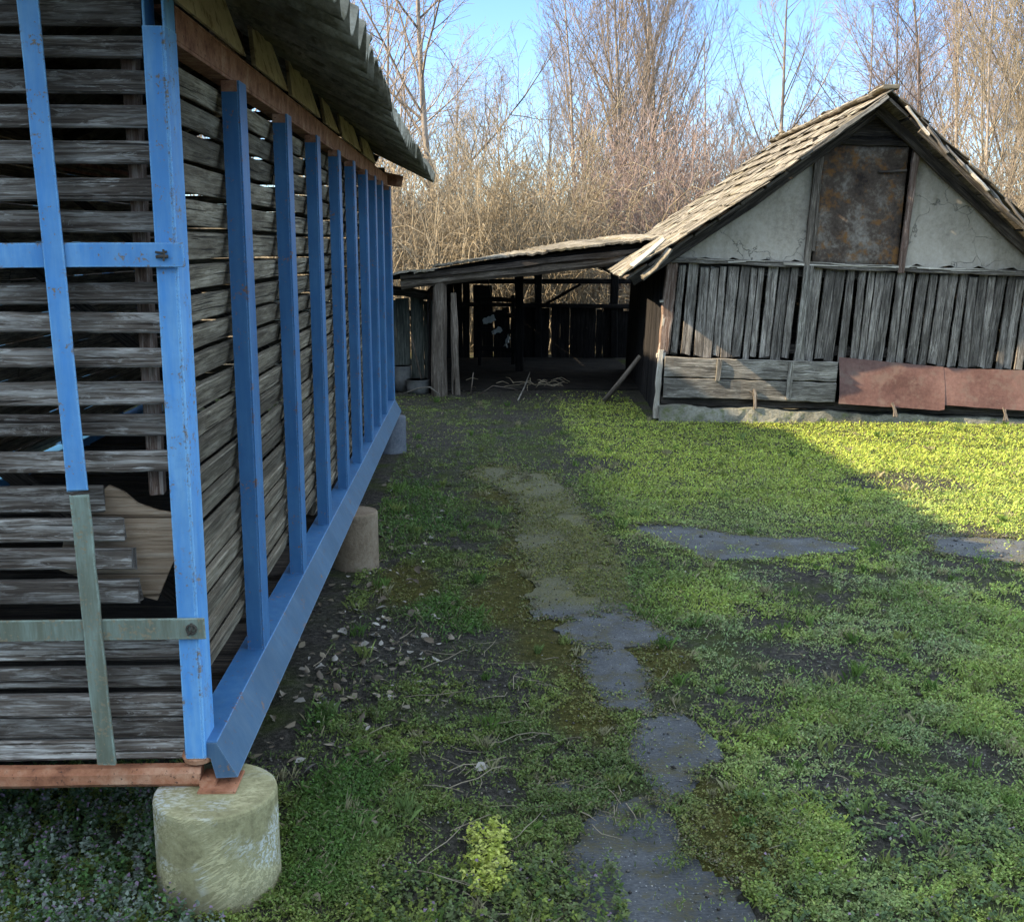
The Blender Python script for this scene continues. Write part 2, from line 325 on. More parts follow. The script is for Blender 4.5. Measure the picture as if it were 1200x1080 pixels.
# value noise in numpy
_P = rng.random((256, 256))
def vnoise(x, y, s=1.0, seed=0):
    x = np.asarray(x) * s + seed * 17.3; y = np.asarray(y) * s + seed * 9.7
    xi = np.floor(x).astype(int); yi = np.floor(y).astype(int); fx = x - xi; fy = y - yi
    fx = fx * fx * (3 - 2 * fx); fy = fy * fy * (3 - 2 * fy)
    g = lambda a, b: _P[a % 256, b % 256]
    return (g(xi, yi) * (1 - fx) + g(xi + 1, yi) * fx) * (1 - fy) + (g(xi, yi + 1) * (1 - fx) + g(xi + 1, yi + 1) * fx) * fy
def fbm(x, y, s=1.0, o=4, seed=0):
    r = 0; a = .5; tt = 0
    for k in range(o): r = r + a * vnoise(x, y, s * 2 ** k, seed + k); tt += a; a *= .55
    return r / tt
def inpoly(x, y, poly):
    c = np.zeros(np.shape(x), bool); n = len(poly)
    for i in range(n):
        x0, y0 = poly[i]; x1, y1 = poly[(i + 1) % n]
        k = ((y0 > y) != (y1 > y)) & (x < (x1 - x0) * (y - y0) / (y1 - y0 + 1e-12) + x0); c ^= k
    return c

# ------------------------------------------------------------------ ground zones (metres, world)
SLABS = [
 [(0.24, 4.62), (0.26, 5.4), (0.20, 6.1), (0.28, 6.8), (0.16, 7.3), (0.22, 7.75), (0.52, 7.8), (0.60, 7.2), (0.66, 6.6), (0.72, 6.0), (0.74, 5.3), (0.70, 4.66)],
 [(0.23, 2.715), (0.263, 2.824), (0.342, 2.97), (0.50, 3.04), (0.58, 3.0), (0.56, 2.86), (0.552, 2.739), (0.635, 2.587), (0.676, 2.483), (0.72, 2.2), (0.23, 2.2), (0.227, 2.516)],
 [(0.515, 3.515), (0.597, 3.632), (0.72, 3.65), (0.758, 3.507), (0.796, 3.311), (0.765, 3.234), (0.684, 3.167), (0.65, 3.058), (0.57, 2.973), (0.517, 2.985), (0.513, 3.173), (0.472, 3.261)],
 [(0.393, 4.06), (0.44, 4.29), (0.62, 4.30), (0.642, 3.886), (0.624, 3.713), (0.60, 3.63), (0.46, 3.64)],
 [(0.319, 4.478), (0.452, 4.65), (0.612, 4.727), (0.696, 4.642), (0.779, 4.463), (0.808, 4.358), (0.696, 4.281), (0.538, 4.266), (0.369, 4.331)],
 [(0.834, 6.206), (1.029, 6.28), (1.292, 6.211), (1.49, 5.992), (1.909, 5.941), (2.051, 5.723), (1.749, 5.565), (1.424, 5.527), (1.16, 5.504), (1.099, 5.702), (0.999, 5.934)],
 [(0.219, 3.126), (0.283, 3.175), (0.348, 3.139), (0.327, 3.042), (0.238, 3.035)],
 [(2.518, 6.015), (2.783, 5.95), (3.106, 5.866), (2.856, 5.37), (2.622, 5.488), (2.424, 5.609)],
 [(-0.082, 7.69), (0.072, 8.089), (0.291, 7.985), (0.364, 7.558), (0.123, 7.343)],
 [(0.469, 5.558), (0.652, 5.803), (0.722, 5.55), (0.603, 5.352), (0.487, 5.401)]]
DIRT = [(-0.83, 5.85, 0.28, 1.08), (-0.45, 4.28, 0.38, 0.59), (-0.62, 3.3, 0.22, 0.24), (0.0, 3.99, 0.26, 0.26), (1.32, 4.04, 0.2, 0.27), (1.17, 2.77, 0.21, 0.22), (1.08, 3.24, 0.3, 0.18), (1.57, 3.29, 0.17, 0.15), (1.06, 3.02, 0.15, 0.26), (0.0, 3.22, 0.16, 0.35), (-0.05, 2.68, 0.14, 0.25), (1.09, 11.9, 1.3, 0.5), (0.4, 10.5, .5, 0.4), (0.9, 3.64, 0.18, 0.29), (0.9, 8.06, 0.38, 0.33), (0.0, 13.6, 2.2, 2.2), (-0.4, 9.3, .3, .9), (2.9, 7.3, .5, .3), (2.8, 5.7, .5, .4)]
MOSS = [(0.37, 5.81, 0.28, 1.07), (0.24, 4.92, 0.32, 0.38), (0.68, 2.79, 0.14, 0.23), (0.74, 4.15, 0.14, 0.23), (0.29, 7.08, 0.28, 0.38), (0.38, 3.52, 0.12, 0.27), (0.66, 3.03, 0.1, 0.13), (-0.36, 5.07, 0.16, 0.4), (.5, 4.2, .35, .4)]
LUSH = [(-0.41, 2.92, 0.17, 0.39), (-0.62, 3.55, 0.14, 0.14), (1.03, 7.59, 0.36, 1.19), (2.04, 7.56, 0.72, 0.88), (0.95, 4.9, 0.47, 0.51), (1.26, 3.63, 0.15, 0.29), (0.97, 3.43, 0.2, 0.26), (0.89, 2.78, 0.16, 0.27), (2.13, 4.4, 0.29, 0.86), (-0.41, 6.62, 0.31, 0.9), (-0.15, 4.69, 0.23, 0.35), (1.71, 3.48, 0.17, 0.27), (3.37, 7.82, 1.3, 1.4)]
def blobs(x, y, L, soft=.5):
    r = np.zeros(np.shape(x)); w = (fbm(x, y, 5.0, 3, 3) - .5) * 1.3
    for cx, cy, a, b in L:
        d = np.sqrt(((x - cx) / a) ** 2 + ((y - cy) / b) ** 2) + w
        r = np.maximum(r, np.clip((1.15 - d) / soft, 0, 1))
    return r
def slabmask(x, y):
    m = np.zeros(np.shape(x), bool)
    jx = x + (fbm(x, y, 14, 3, 8) - .5) * .07; jy = y + (fbm(x, y, 14, 3, 9) - .5) * .07
    for p in SLABS: m |= inpoly(jx, jy, p)
    return m
def under_hut(x, y): return (x > 1.62) & (x < 5.6) & (y > 10.15 - .06 * (x - 1.7)) & (y < 15)
def hill(x, y):
    t = np.clip((y - 19) / 34, 0, 1); return 3.0 * t * t * (3 - 2 * t) + np.clip((x - 6) / 20, 0, 1) * np.clip((y - 15) / 12, 0, 1) * 1.0
def height(x, y):
    near = np.clip((40 - np.hypot(x, y)) / 30, 0, 1)
    return ((fbm(x, y, .9, 3, 1) - .5) * .05 + (fbm(x, y, 6, 3, 2) - .5) * .03) * near + hill(x, y)

# ------------------------------------------------------------------ ground sheet
def axis(lo, hi, step, far_lo, far_hi):
    a = list(np.arange(lo, hi, step)); s = step; p = a[-1]
    while p < far_hi: s *= 1.25; p += s; a.append(p)
    s = step; p = a[0]; b = []
    while p > far_lo: s *= 1.25; p -= s; b.append(p)
    return np.array(b[::-1] + a)
gx = axis(-2.2, 5.2, .028, -260, 260); gy = axis(1.6, 12.6, .028, -200, 420)
GX, GY = np.meshgrid(gx, gy, indexing='ij'); gxr, gyr = GX.ravel(), GY.ravel()
sm = slabmask(gxr, gyr)
gz = height(gxr, gyr); gz = np.where(sm, -.007 + (fbm(gxr, gyr, 9, 4, 41) - .5) * .016, np.where(np.abs(gxr - .9) < 1.2, np.clip(gz, -.006, .03), gz))
dirt = blobs(gxr, gyr, DIRT) * .85; moss = blobs(gxr, gyr, MOSS); lush = blobs(gxr, gyr, LUSH)
wood_zone = np.clip((gyr - 16.3) / 2, 0, 1)
nx, ny = len(gx), len(gy); ii = (np.arange(nx - 1)[:, None] * ny + np.arange(ny - 1)[None]).ravel()
gf = np.stack([ii, ii + ny, ii + ny + 1, ii + 1], 1).ravel()
def ground_mat():
    t = NT('earth_and_moss', 0.95, 0.1); p = t.pos(); z = t.attr('col', 'Color')
    s = t.n('ShaderNodeSeparateColor'); t.put(s.inputs[0], z)
    n1 = t.noise(p, 3.5, 6, .65); n2 = t.noise(p, 45, 6, .75); n3 = t.noise(p, 160, 3, .7)
    soil = t.ramp(n2, (0.34, (0.018, 0.0155, 0.013)), (0.5, (0.050, 0.044, 0.038)), (0.66, (0.115, 0.10, 0.086)))
    mossc = t.ramp(n2, (0.3, (0.030, 0.030, 0.008)), (0.5, (0.075, 0.068, 0.016)), (0.7, (0.14, 0.115, 0.035)))
    grs = t.ramp(n2, (0.3, (0.022, 0.030, 0.010)), (0.55, (0.060, 0.075, 0.020)), (0.72, (0.10, 0.105, 0.04)))
    lit = t.ramp(n2, (0.3, (0.09, 0.065, 0.04)), (0.55, (0.20, 0.15, 0.095)), (0.7, (0.30, 0.235, 0.155)))
    c = t.mix(t.ramp(t.math('ADD', n1, t.math('MULTIPLY', n2, .3)), (0.52, 0.0), (0.72, 1.0)), grs, soil)
    c = t.mix(s.outputs[0], c, soil); c = t.mix(s.outputs[1], c, mossc); c = t.mix(s.outputs[2], c, lit)
    return t.out(c, t.math('ADD', n2, n3), 0.9, 0.03)
g = raw_mesh('ground', np.c_[gxr, gyr, gz], gf, 4, ground_mat(), np.c_[dirt, moss, wood_zone], True)
tag(g, kind='structure')

# worn slabs of the yard path
def slab_mat():
    t = NT('blue_grey_slab', 0.8, 0.25); p = t.pos()
    n1 = t.noise(p, 6, 6, .65); n2 = t.noise(p, 90, 5, .7)
    w = t.n('ShaderNodeTexWave'); t.put(w.inputs[0], t.map(p, (1, 1, 1))); w.inputs['Scale'].default_value = 26; w.inputs['Distortion'].default_value = 5; w.inputs['Detail'].default_value = 3; w.bands_direction = 'Y'
    c = t.ramp(t.math('ADD', t.math('MULTIPLY', n1, .45), t.math('MULTIPLY', n2, .55)), (.36, (0.022, 0.024, 0.026)), (.5, (0.047, 0.050, 0.054)), (.64, (0.10, 0.104, 0.106)))
    c = t.mix(t.math('MULTIPLY', w.outputs['Fac'], .35), c, (0.06, 0.062, 0.066))
    soilm = t.ramp(t.math('ADD', t.math('MULTIPLY', t.noise(p, 7, 6, .7), .7), t.math('MULTIPLY', n2, .3)), (.50, 0.0), (.58, .95))
    c = t.mix(soilm, c, t.mix(n1, (0.035, 0.03, 0.025), (0.075, 0.068, 0.03)))
    sp = t.n('ShaderNodeSeparateXYZ'); t.put(sp.inputs[0], p)
    strip = t.math('MULTIPLY', t.ramp(t.math('MULTIPLY', sp.outputs[1], .1), (.47, 0.0), (.49, 1.0)), t.ramp(sp.outputs[0], (.76, 1.0), (.80, 0.0)))
    mm = t.math('MULTIPLY', strip, t.ramp(t.math('ADD', t.math('MULTIPLY', t.noise(p, 2.6, 5, .65), .75), t.math('MULTIPLY', n2, .25)), (.43, 1.0), (.52, 0.0)))
    mm2 = t.math('MAXIMUM', mm, t.math('MULTIPLY', strip, .62))
    c = t.mix(mm2, c, t.ramp(n2, (.3, (0.035, 0.033, 0.010)), (.5, (0.085, 0.078, 0.020)), (.7, (0.15, 0.13, 0.045))))
    c = t.mix(t.ramp(t.noise(p, 130, 2, .5), (.66, 0.0), (.72, .8)), c, (0.30, 0.30, 0.29))
    return t.out(c, t.math('ADD', t.math('MULTIPLY', w.outputs['Fac'], .6), n2), 0.5, 0.006)
b = MB()
for poly in SLABS:
    pts = []
    for i in range(len(poly)):
        p, q = V(*poly[i]), V(*poly[(i + 1) % len(poly)]); n = max(2, int(np.linalg.norm(q - p) / .02))
        pts += [p + (q - p) * k / n for k in range(n)]
    pts = np.array(pts)
    jx = (fbm(pts[:, 0], pts[:, 1], 14, 4, 8) - .5) * .09 + (fbm(pts[:, 0], pts[:, 1], 60, 2, 4) - .5) * .02; jy = (fbm(pts[:, 0], pts[:, 1], 14, 4, 9) - .5) * .09 + (fbm(pts[:, 0], pts[:, 1], 60, 2, 6) - .5) * .02
    pts = pts + np.c_[jx, jy]; tz = random.uniform(-.001, .002)
    b.prism([(x, y, -.05) for x, y in pts], (0, 0, .05 + tz))
path = b.build('path', slab_mat()); tag(path, kind='structure')

# ------------------------------------------------------------------ corn crib
CX0, CX1 = -0.70, -2.60            # slatted side walls
crib = tag(empty('corn_crib', (-1.65, 5.7, 0.3)), 'long slatted corn crib with blue steel frame raised on concrete piers', 'corn crib')
CO = (-1.65, 5.7, 0.3)
POSTY = [2.60, 3.26, 4.06, 4.81, 5.55, 6.23, 6.93, 7.54, 8.09, 8.83]
ZT = 2.06
# front wall of horizontal slats (top, bottom, right end)
FS = [(2.19, 2.083, -.745), (2.062, 2.014, -.741), (1.987, 1.936, -.738), (1.913, 1.863, -.738), (1.834, 1.784, -.736), (1.753, 1.702, -.734), (1.678, 1.63, -.731), (1.600, 1.566, -.73),
      (1.516, 1.467, -.728), (1.446, 1.399, -.726), (1.363, 1.318, -.725), (1.284, 1.228, -.724), (1.204, 1.153, -.724), (1.116, 1.065, -.722),
      (1.030, .965, -.905), (.951, .894, -.862), (.875, .824, -.838), (.796, .736, -.834), (.647, .588, -.732), (.568, .515, -.730), (.499, .440, -.730), (.435, .382, -.738), (.378, .324, -.732)]
b = MB()
for zt, zb, xe in FS:
    tl = random.uniform(-.006, .006)
    mid = random.uniform(-2.0, -1.5)
    b.plank((xe, 2.655 + random.uniform(-.006, .006), (zt + zb) / 2), (mid, 2.655, (zt + zb) / 2 + tl), zt - zb, .024, (0, 0, 1), 14, .0006, .18, endj=.008)
    b.plank((mid - .006, 2.655 + random.uniform(-.006, .006), (zt + zb) / 2 + tl), (-2.58, 2.655, (zt + zb) / 2), zt - zb, .024, (0, 0, 1), 8, .0006, .18)
b.build('front_slat_wall', M['slat_front'], crib, CO)
# right-hand side wall
def side_wall(x, seed, ztop, skip=(), gs=1.0):
    random.seed(seed); b = MB(); z = .415; row = 0
    while z < ztop:
        hgt = random.uniform(.058, .070); gap = (.004 + .012 * min(1, max(0, (z - .9) / .6)) + random.uniform(-.002, .003)) * gs
        cuts = [2.72, random.choice((4.12, 4.86, 5.6)), random.choice((6.28, 6.98)), 8.90]
        for k in range(3):
            if (row, k) in skip: continue
            t0, t1 = random.gauss(0, .0015), random.gauss(0, .0015)
            xx = x + random.uniform(-.004, .004)
            b.plank((xx, cuts[k] + .004, z + hgt / 2 + t0), (xx, cuts[k + 1] - .004, z + hgt / 2 + t1), hgt, .02, (0.25, 0, 1), 12, .0006, .16, bow=.0015)
        z += hgt + gap; row += 1
    return b
side_wall(CX0 - .03, 11, 2.02, {(0, 0)}).build('side_slat_wall', M['slat_side'], crib, CO)
side_wall(CX1 + .03, 12, 2.26, (), .30).build('side_slat_wall', M['slat_side'], crib, CO)
random.seed(5)
b = MB(); z = .40
while z < 2.55:
    h = random.uniform(.055, .07); xw = .95 if z + h < 2.24 else max(.06, (2.66 - z - h) / .475); b.plank((-1.65 + xw, 8.88, z + h / 2), (-1.65 - xw, 8.88, z + h / 2 + random.gauss(0, .004)), h, .022, (0, 0, 1), 10, .002); z += h + random.uniform(.002, .014)
b.build('rear_slat_wall', M['slat_side'], crib, CO)
b = MB()
for k in range(12): b.plank((-2.55, 2.93 + k * .50, .318), (-.76, 2.93 + k * .50, .318), .44, .03, (0, 1, 0), 6)
b.build('floor', M['dark_wood'], crib, CO)
# L-section steel posts
def lpost(b, x, y, z0, z1, w=.055, d=.10, t=.006, sgn=1):
    b.box((x - w, y, z0), (x - t, y + t, z1), .0015)
    b.box((x - t, y, z0), (x, y + d, z1), .0015)
for i, y in enumerate(POSTY):
    b = MB(); 
    if i == 0:
        lpost(b, -.680, 2.60, .345, 2.075, .050, .10); b.box((-.730, 2.607, .345), (-.7245, 2.69, 2.30)); b.box((-.688, 2.61, 2.05), (-.682, 2.70, 2.30))
        p = b.build('corner_post', M['blue_faded'], crib, CO)
        f = MB(); f.tube([(-.708, 2.64, .325), (-.708, 2.64, .338), (-.708, 2.64, .352)], [.036, .041, .036], 14); f.build('post_foot', M['rust'], p, CO)
    else:
        lpost(b, -.655, y, .384, 2.052, .052, .095); p = b.build('post', M['blue'], crib, CO)
        f = MB(); f.box((-.706, y - .003, 2.022), (-.662, y - .0005, 2.052), .001); f.build('rusty_post_top', M['rust_red'], p, CO)
for i in range(0, 10):
    b = MB(); lpost(b, -2.60, POSTY[i], .382, 2.06, .055, .095); b.build('post', M['blue'], crib, CO)
# beams
b = MB(); b.prism([(-.735, 2.612, .38), (-.655, 2.612, .38), (-.606, 2.612, .288), (-.66, 2.612, .286), (-.672, 2.612, .34), (-.735, 2.612, .35)], (0, 6.31, 0))
sb = b.build('sill_beam', M['blue_dull'], crib, CO); b = MB(); b.box((-.735, 2.614, .3805), (-.653, 8.92, .3845)); b.build('top_flange', M['blue'], sb, CO)
b = MB(); b.prism([(-2.62, 2.60, .38), (-2.52, 2.60, .38), (-2.52, 2.60, .29), (-2.62, 2.60, .29)], (0, 6.32, 0)); b.build('sill_beam', M['blue'], crib, CO)
b = MB(); b.plank((-.70, 2.63, .289), (-2.62, 2.63, .287), .052, .05, (0, 0, 1), 14, .0012, .25); b.build('front_beam', M['rust'], crib, CO)
b = MB(); b.box((-.70, 2.575, .262), (-.605, 2.69, .268)); b.box((-.70, 2.60, .268), (-.66, 2.67, .284)); b.build('bearing_plate', M['rust'], crib, CO)
b = MB(); b.box((-.74, 2.705, 2.054), (-.682, 8.95, 2.062)); b.box((-.690, 2.705, 2.062), (-.682, 8.95, 2.132)); b.box((-.74, 2.705, 2.132), (-.682, 8.95, 2.140)); b.build('top_rail', M['rust_red'], crib, CO)
b = MB(); b.box((-2.62, 2.35, 2.06), (-2.56, 8.95, 2.135)); b.build('top_rail', M['rust_red'], crib, CO)
# door bars on the front
b = MB(); b.plank((-.664, 2.588, 1.580), (-2.3, 2.588, 1.576), .055, .008, (0, 0, 1), 8, .0006, .2); bar = b.build('cross_bar', M['blue_faded'], crib, CO)
f = MB()
f.tube([(-.722, 2.577, 1.575), (-.71, 2.576, 1.577), (-.695, 2.577, 1.576)], [.004] * 3, 8)
f.tube([(-.724, 2.579, 1.586), (-.708, 2.578, 1.584), (-.698, 2.579, 1.587)], [.0025] * 3, 8); f.tube([(-.705, 2.576, 1.592), (-.703, 2.575, 1.578), (-.706, 2.576, 1.566)], [.0025] * 3, 8); f.build('latch_wire', M['wire'], bar, CO)
b = MB(); b.plank((-.662, 2.588, .690), (-2.3, 2.588, .684), .053, .008, (0, 0, 1), 8, .0006, .2); bar = b.build('cross_bar', M['green'], crib, CO); tag(bar, 'flaking grey green lower cross bar')
f = MB()
for k in range(9):
    pass
f.tube([(-.692 + .011 * math.cos(a), 2.580, .690 + .011 * math.sin(a)) for a in np.linspace(0, 6.283, 13)], [.0035] * 13, 6)
f.tube([(-.692, 2.582, .705), (-.69, 2.576, .69), (-.70, 2.578, .676)], [.003] * 3, 6); f.build('latch_wire', M['wire'], bar, CO)
b = MB(); b.plank((-.968, 2.592 - .016, 2.30), (-.937, 2.592 - .016, 1.036), .047, .007, (1, 0, 0), 8, .0006, .2); b.build('upright_bar', M['blue_faded'], crib, CO)
b = MB(); b.plank((-.933, 2.592 - .016, 1.026), (-.917, 2.592 - .016, .345), .045, .010, (1, 0, 0), 8, .0012, .2); tag(b.build('upright_bar', M['green'], crib, CO), 'flaking grey green lower half of the upright bar')
# inner studs and braces seen through the gaps
for x, zz in ((-.79, 1.0), (-1.55, .38), (-2.2, .38)):
    b = MB(); b.plank((x, 2.71, zz), (x, 2.71, 2.06), .035, .035, (1, 0, 0), 4); b.build('stud', M['red_post'], crib, CO)
for k in range(3):
    b = MB(); b.plank((-.80, 3.2 + 2 * k, .5), (-2.5, 3.2 + 2 * k, 1.9), .05, .03, (0, 0, 1), 5); b.build('brace', M['dark_wood'], crib, CO)
# warped panel in the broken slats
b = MB()
pp = [(-.905, 1.022), (-.87, 1.005), (-.84, .975), (-.79, .955), (-.745, .948), (-.722, .93), (-.76, .83), (-.815, .715), (-.94, .755), (-1.05, .80), (-1.02, .925)]
b.prism([(x, 2.70 + (.98 - z) * .12, z) for x, z in pp], (0, .012, 0)); b.build('warped_panel', M['chip'], crib, CO)
# roof of corrugated sheets
RIDGE = (-1.65, 2.76)
def roof_side(sg, name):
    b = MB(); ys = np.arange(2.02, 9.24, .0222); cols = []
    ex = RIDGE[0] + sg * (RIDGE[0] - (-.32)) * -1
    for j, y in enumerate(ys):
        col = []; wv = .024 * math.sin(2 * math.pi * y / .19); rag = .018 * math.sin(math.floor(y / 1.1) * 7.3) + .006 * math.sin(y * 31)
        for k in range(9):
            q = k / 8; x = RIDGE[0] + (ex - RIDGE[0]) * q + sg * (rag + (5.6 - y) * .006) * q; z = RIDGE[1] + (2.128 - RIDGE[1]) * q + wv * (1 + .7 * q ** 4) - .012 * math.sin(q * math.pi)
            col.append((x, y, z))
        cols.append(col)
    b.grid(cols, (0, 0, .009)); return b.build(name, M['asbestos'], crib, CO, True)
roof_side(1, 'roof'); roof_side(-1, 'roof')
b = MB(); b.tube([(RIDGE[0], 2.02, RIDGE[1] + .02), (RIDGE[0], 9.24, RIDGE[1] + .02)], [.055, .055], 12); b.build('ridge_cap', M['asbestos'], crib, CO, True)
for x, z in ((-1.2, 2.505), (-2.1, 2.505), (-2.60, 2.255)):
    b = MB(); b.box((x - .03, 2.1, z - .05), (x + .03, 9.1, z + .0), .003); b.build('purlin', M['dark_wood'], crib, CO)
for k in range(5):
    b = MB(); y = 2.4 + k * 1.62
    for s in (1, -1): b.plank((RIDGE[0], y, 2.67), (RIDGE[0] + s * .90, y, 2.255), .05, .04, (0, 0, 1), 3)
    b.build('rafter', M['dark_wood'], crib, CO)
# boards closing the gap between the rail and the sheets
random.seed(77)
for y0, y1, zt in ((2.15, 3.46, 2.30), (3.60, 4.20, 2.29), (4.34, 5.06, 2.30), (5.24, 5.74, 2.265), (5.92, 6.80, 2.29), (7.0, 7.75, 2.26)):
    b = MB(); j = lambda a=.05: random.uniform(-a, a)
    b.prism([(-.672, y0 + j(), 2.143), (-.668, y1 + j(), 2.143), (-.700, y1 - .16 + j(), zt + j(.008)), (-.705, y0 + .10 + j(), zt + j(.008))], (-.014, 0, .004)); b.build('gap_board', M['soffit'], crib, CO)
for y0, y1 in ((3.36, 3.8), (4.1, 4.5), (5.0, 5.4), (6.6, 7.2), (7.6, 8.5)):
    b = MB(); b.prism([(-.735, y0, 2.143), (-.735, y1, 2.143), (-.745, y1, 2.27), (-.745, y0, 2.27)], (-.014, 0, 0)); b.build('gap_board', M['red_post'], crib, CO)
b = MB(); b.plank((-.72, 8.97, 2.12), (-.57, 8.97, 2.09), .09, .06, (0, 0, 1), 4, .004); b.build('rail_end', M['rust_red'], crib, CO)

# piers
def pier(name, x, y, r, h, m, label, round_=True, n=40):
    b = MB(); off = r * .06
    z = [-.05, .0, h * .3, h * .62, h - .012, h - .004, h]; rr = [r * 1.02, r * 1.015, r, r, r, r - .002, r - .006]
    b.tube([(0, 0, q) for q in z], rr, 96)
    o = b.build(name, m, None, None, False); o.location = (x, y, 0)
    me = o.data
    for p in me.polygons:
        if abs(p.normal.z) > .9: p.use_smooth = False
    return tag(o, label, 'pier')
pier('concrete_pier', -.660, 2.60, .152, .262, M['pier'], 'pale round concrete pier with scratched paint under the near corner of the crib')
pier('concrete_pier', -.62, 5.48, .118, .285, M['brown_pier'], 'brown concrete pier under the middle of the blue sill beam')
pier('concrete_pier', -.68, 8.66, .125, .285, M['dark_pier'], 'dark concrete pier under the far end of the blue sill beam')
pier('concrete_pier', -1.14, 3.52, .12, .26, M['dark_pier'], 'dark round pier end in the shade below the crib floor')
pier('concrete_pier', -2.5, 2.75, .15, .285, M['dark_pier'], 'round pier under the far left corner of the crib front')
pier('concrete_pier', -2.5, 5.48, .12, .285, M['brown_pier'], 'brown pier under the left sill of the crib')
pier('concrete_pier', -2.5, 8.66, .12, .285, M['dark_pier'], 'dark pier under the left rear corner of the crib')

# ------------------------------------------------------------------ timber hut (local frame: u along the face, v depth, w up)
hut = tag(empty('timber_hut', (1.71, 10.22, 0), (0, R(2.0), R(-3.5))), 'old timber and plaster hut with a steep tiled gable roof and loft hatch', 'hut')
HW, HD = 3.56, 4.2; AU, AW = 1.735, 2.86
def slopeL(u): return 1.60 + (u - 0) * (AW - 1.60) / AU - .06 * math.sin(max(0, min(1, u / AU)) * math.pi)
def slopeR(u): return AW - (u - AU) * .80
# foundation
b = MB(); P = []
us = np.linspace(-.02, HW, 60)
for u in us:
    top = .15 + .012 * math.sin(u * 9) + random.uniform(-.008, .008)
    P.append([(u, -.16 + random.uniform(-.006, .006), -.12), (u, -.155 + random.uniform(-.008, .008), .03), (u, -.15 + random.uniform(-.006, .006), .09), (u, -.14, top), (u, .14, top)])
b.grid(P, (0, .02, -.02)); b.build('foundation', M['concrete'], hut)
# gable plaster, two pieces either side of the hatch, boards above
def gable(u0, u1, name, m, wb, yf=.0, th=.06, step=.06):
    b = MB(); n = max(3, int((u1 - u0) / step)); col = []
    for k in range(n + 1):
        u = u0 + (u1 - u0) * k / n; wt = min(slopeL(u), slopeR(u)) - .05; wb_ = wb(u)
        col.append([(u, yf + .006 * math.sin(u * 5 + q * 4) , wb_ + (max(wt, wb_ + .01) - wb_) * q) for q in np.linspace(0, 1, 8)])
    b.grid(col, (0, th, 0)); return b.build(name, m, hut)
ragged = lambda u: 1.50 + .012 * math.sin(u * 23) + .01 * math.sin(u * 57)
gable(.02, 1.262, 'gable_plaster', M['plaster'], ragged)
gable(2.112, HW - .02, 'gable_plaster', M['plaster'], ragged)
b = MB()
for k in range(4):
    w0 = 2.53 + k * .085
    ul = max(0, (w0 + .05 - 1.58) * AU / (AW - 1.60)) + .02; ur = AU + (AW - w0 - .05) / .8 - .02
    if ur - ul > .05: b.plank((ul, .02, w0 + .04), (ur, .02, w0 + .04), .082, .025, (0, 0, 1), 8)
b.build('gable_boards', M['dark_wood'], hut)
# hatch
b = MB(); P = []
for u in np.linspace(1.29, 2.055, 20): P.append([(u, -.035 + .008 * math.sin(u * 7 + w * 3), w) for w in np.linspace(1.485, 2.53, 20)])
b.grid(P, (0, .022, 0)); b.gc = [(p[2] * .8 + 3, p[0] * .25, p[1]) for p in b.v]; h = b.build('loft_hatch', M['hatch'], hut, None, True)
b = MB(); b.plank((1.80, -.05, 2.31), (2.05, -.05, 2.325), .02, .012, (0, 0, 1), 4); b.build('hatch_strap', M['dark_wood'], h)
b = MB(); b.plank((1.238, -.04, 1.47), (1.262, -.04, 2.47), .055, .05, (1, 0, 0), 8, .003); b.plank((1.285, -.05, 1.60), (1.290, -.05, 2.50), .03, .03, (1, 0, 0), 8, .003); b.build('hatch_jamb', M['post_wood'], hut)
b = MB(); b.plank((2.085, -.045, 1.435), (2.125, -.045, 2.56), .055, .05, (1, 0, 0), 8, .003); b.build('hatch_jamb', M['red_post'], hut)
b = MB(); b.plank((1.20, -.04, 2.555), (2.2, -.04, 2.560), .05, .04, (0, 0, 1), 6); b.build('hatch_lintel', M['dark_wood'], hut)
# timber sill under the plaster
b = MB(); b.plank((-.02, .01, 1.478), (HW, .01, 1.465), .05, .12, (0, 0, 1), 30, .004); b.build('tie_beam', M['board_grey'], hut)
b = MB()
for k in range(26):
    u = random.uniform(.1, HW); b.plank((u, -.055, 1.49 + random.uniform(-.02, .01)), (u + random.uniform(.1, .5), -.055, 1.49 + random.uniform(-.02, .01)), .008, .01, (0, 0, 1), 2, .003)
b.build('lath_ends', M['pale_wood'], hut)
# vertical board wall
b = MB(); u = .10; k = 0; random.seed(21)
while u < HW - .05:
    w = random.uniform(.055, .095); gap = random.choice((.006, .010, .016, .022, .032))
    if 1.21 < u + w / 2 < 1.31: u = 1.315; continue
    lean = -.025 + random.gauss(0, .012)
    top = 1.465 + random.uniform(-.05, 0); bot = .612 + random.uniform(-.015, .02) if u < 1.6 else .60 + random.uniform(-.01, .02)
    b.plank((u + w / 2 + lean, -.0 + random.uniform(-.012, .012) + (.02 if u > 1.3 else 0), bot), (u + w / 2, .020 + random.uniform(-.006, .006), top), w, .024, (1, 0, 0), 10, .0014, .15, taper=random.uniform(.92, 1.05), endj=.016)
    u += w + gap; k += 1
b.build('board_wall', M['board_grey'], hut)
b = MB(); b.plank((1.238, -.045, .60), (1.262, -.045, 1.47), .085, .035, (1, 0, 0), 8, .003); b.build('cover_board', M['plank_grey'], hut)
# backing timbers: rails behind boards
for w in (.70, 1.40):
    b = MB(); b.plank((0, .09, w), (HW, .09, w), .09, .08, (0, 0, 1), 6); b.build('rail', M['dark_wood'], hut)
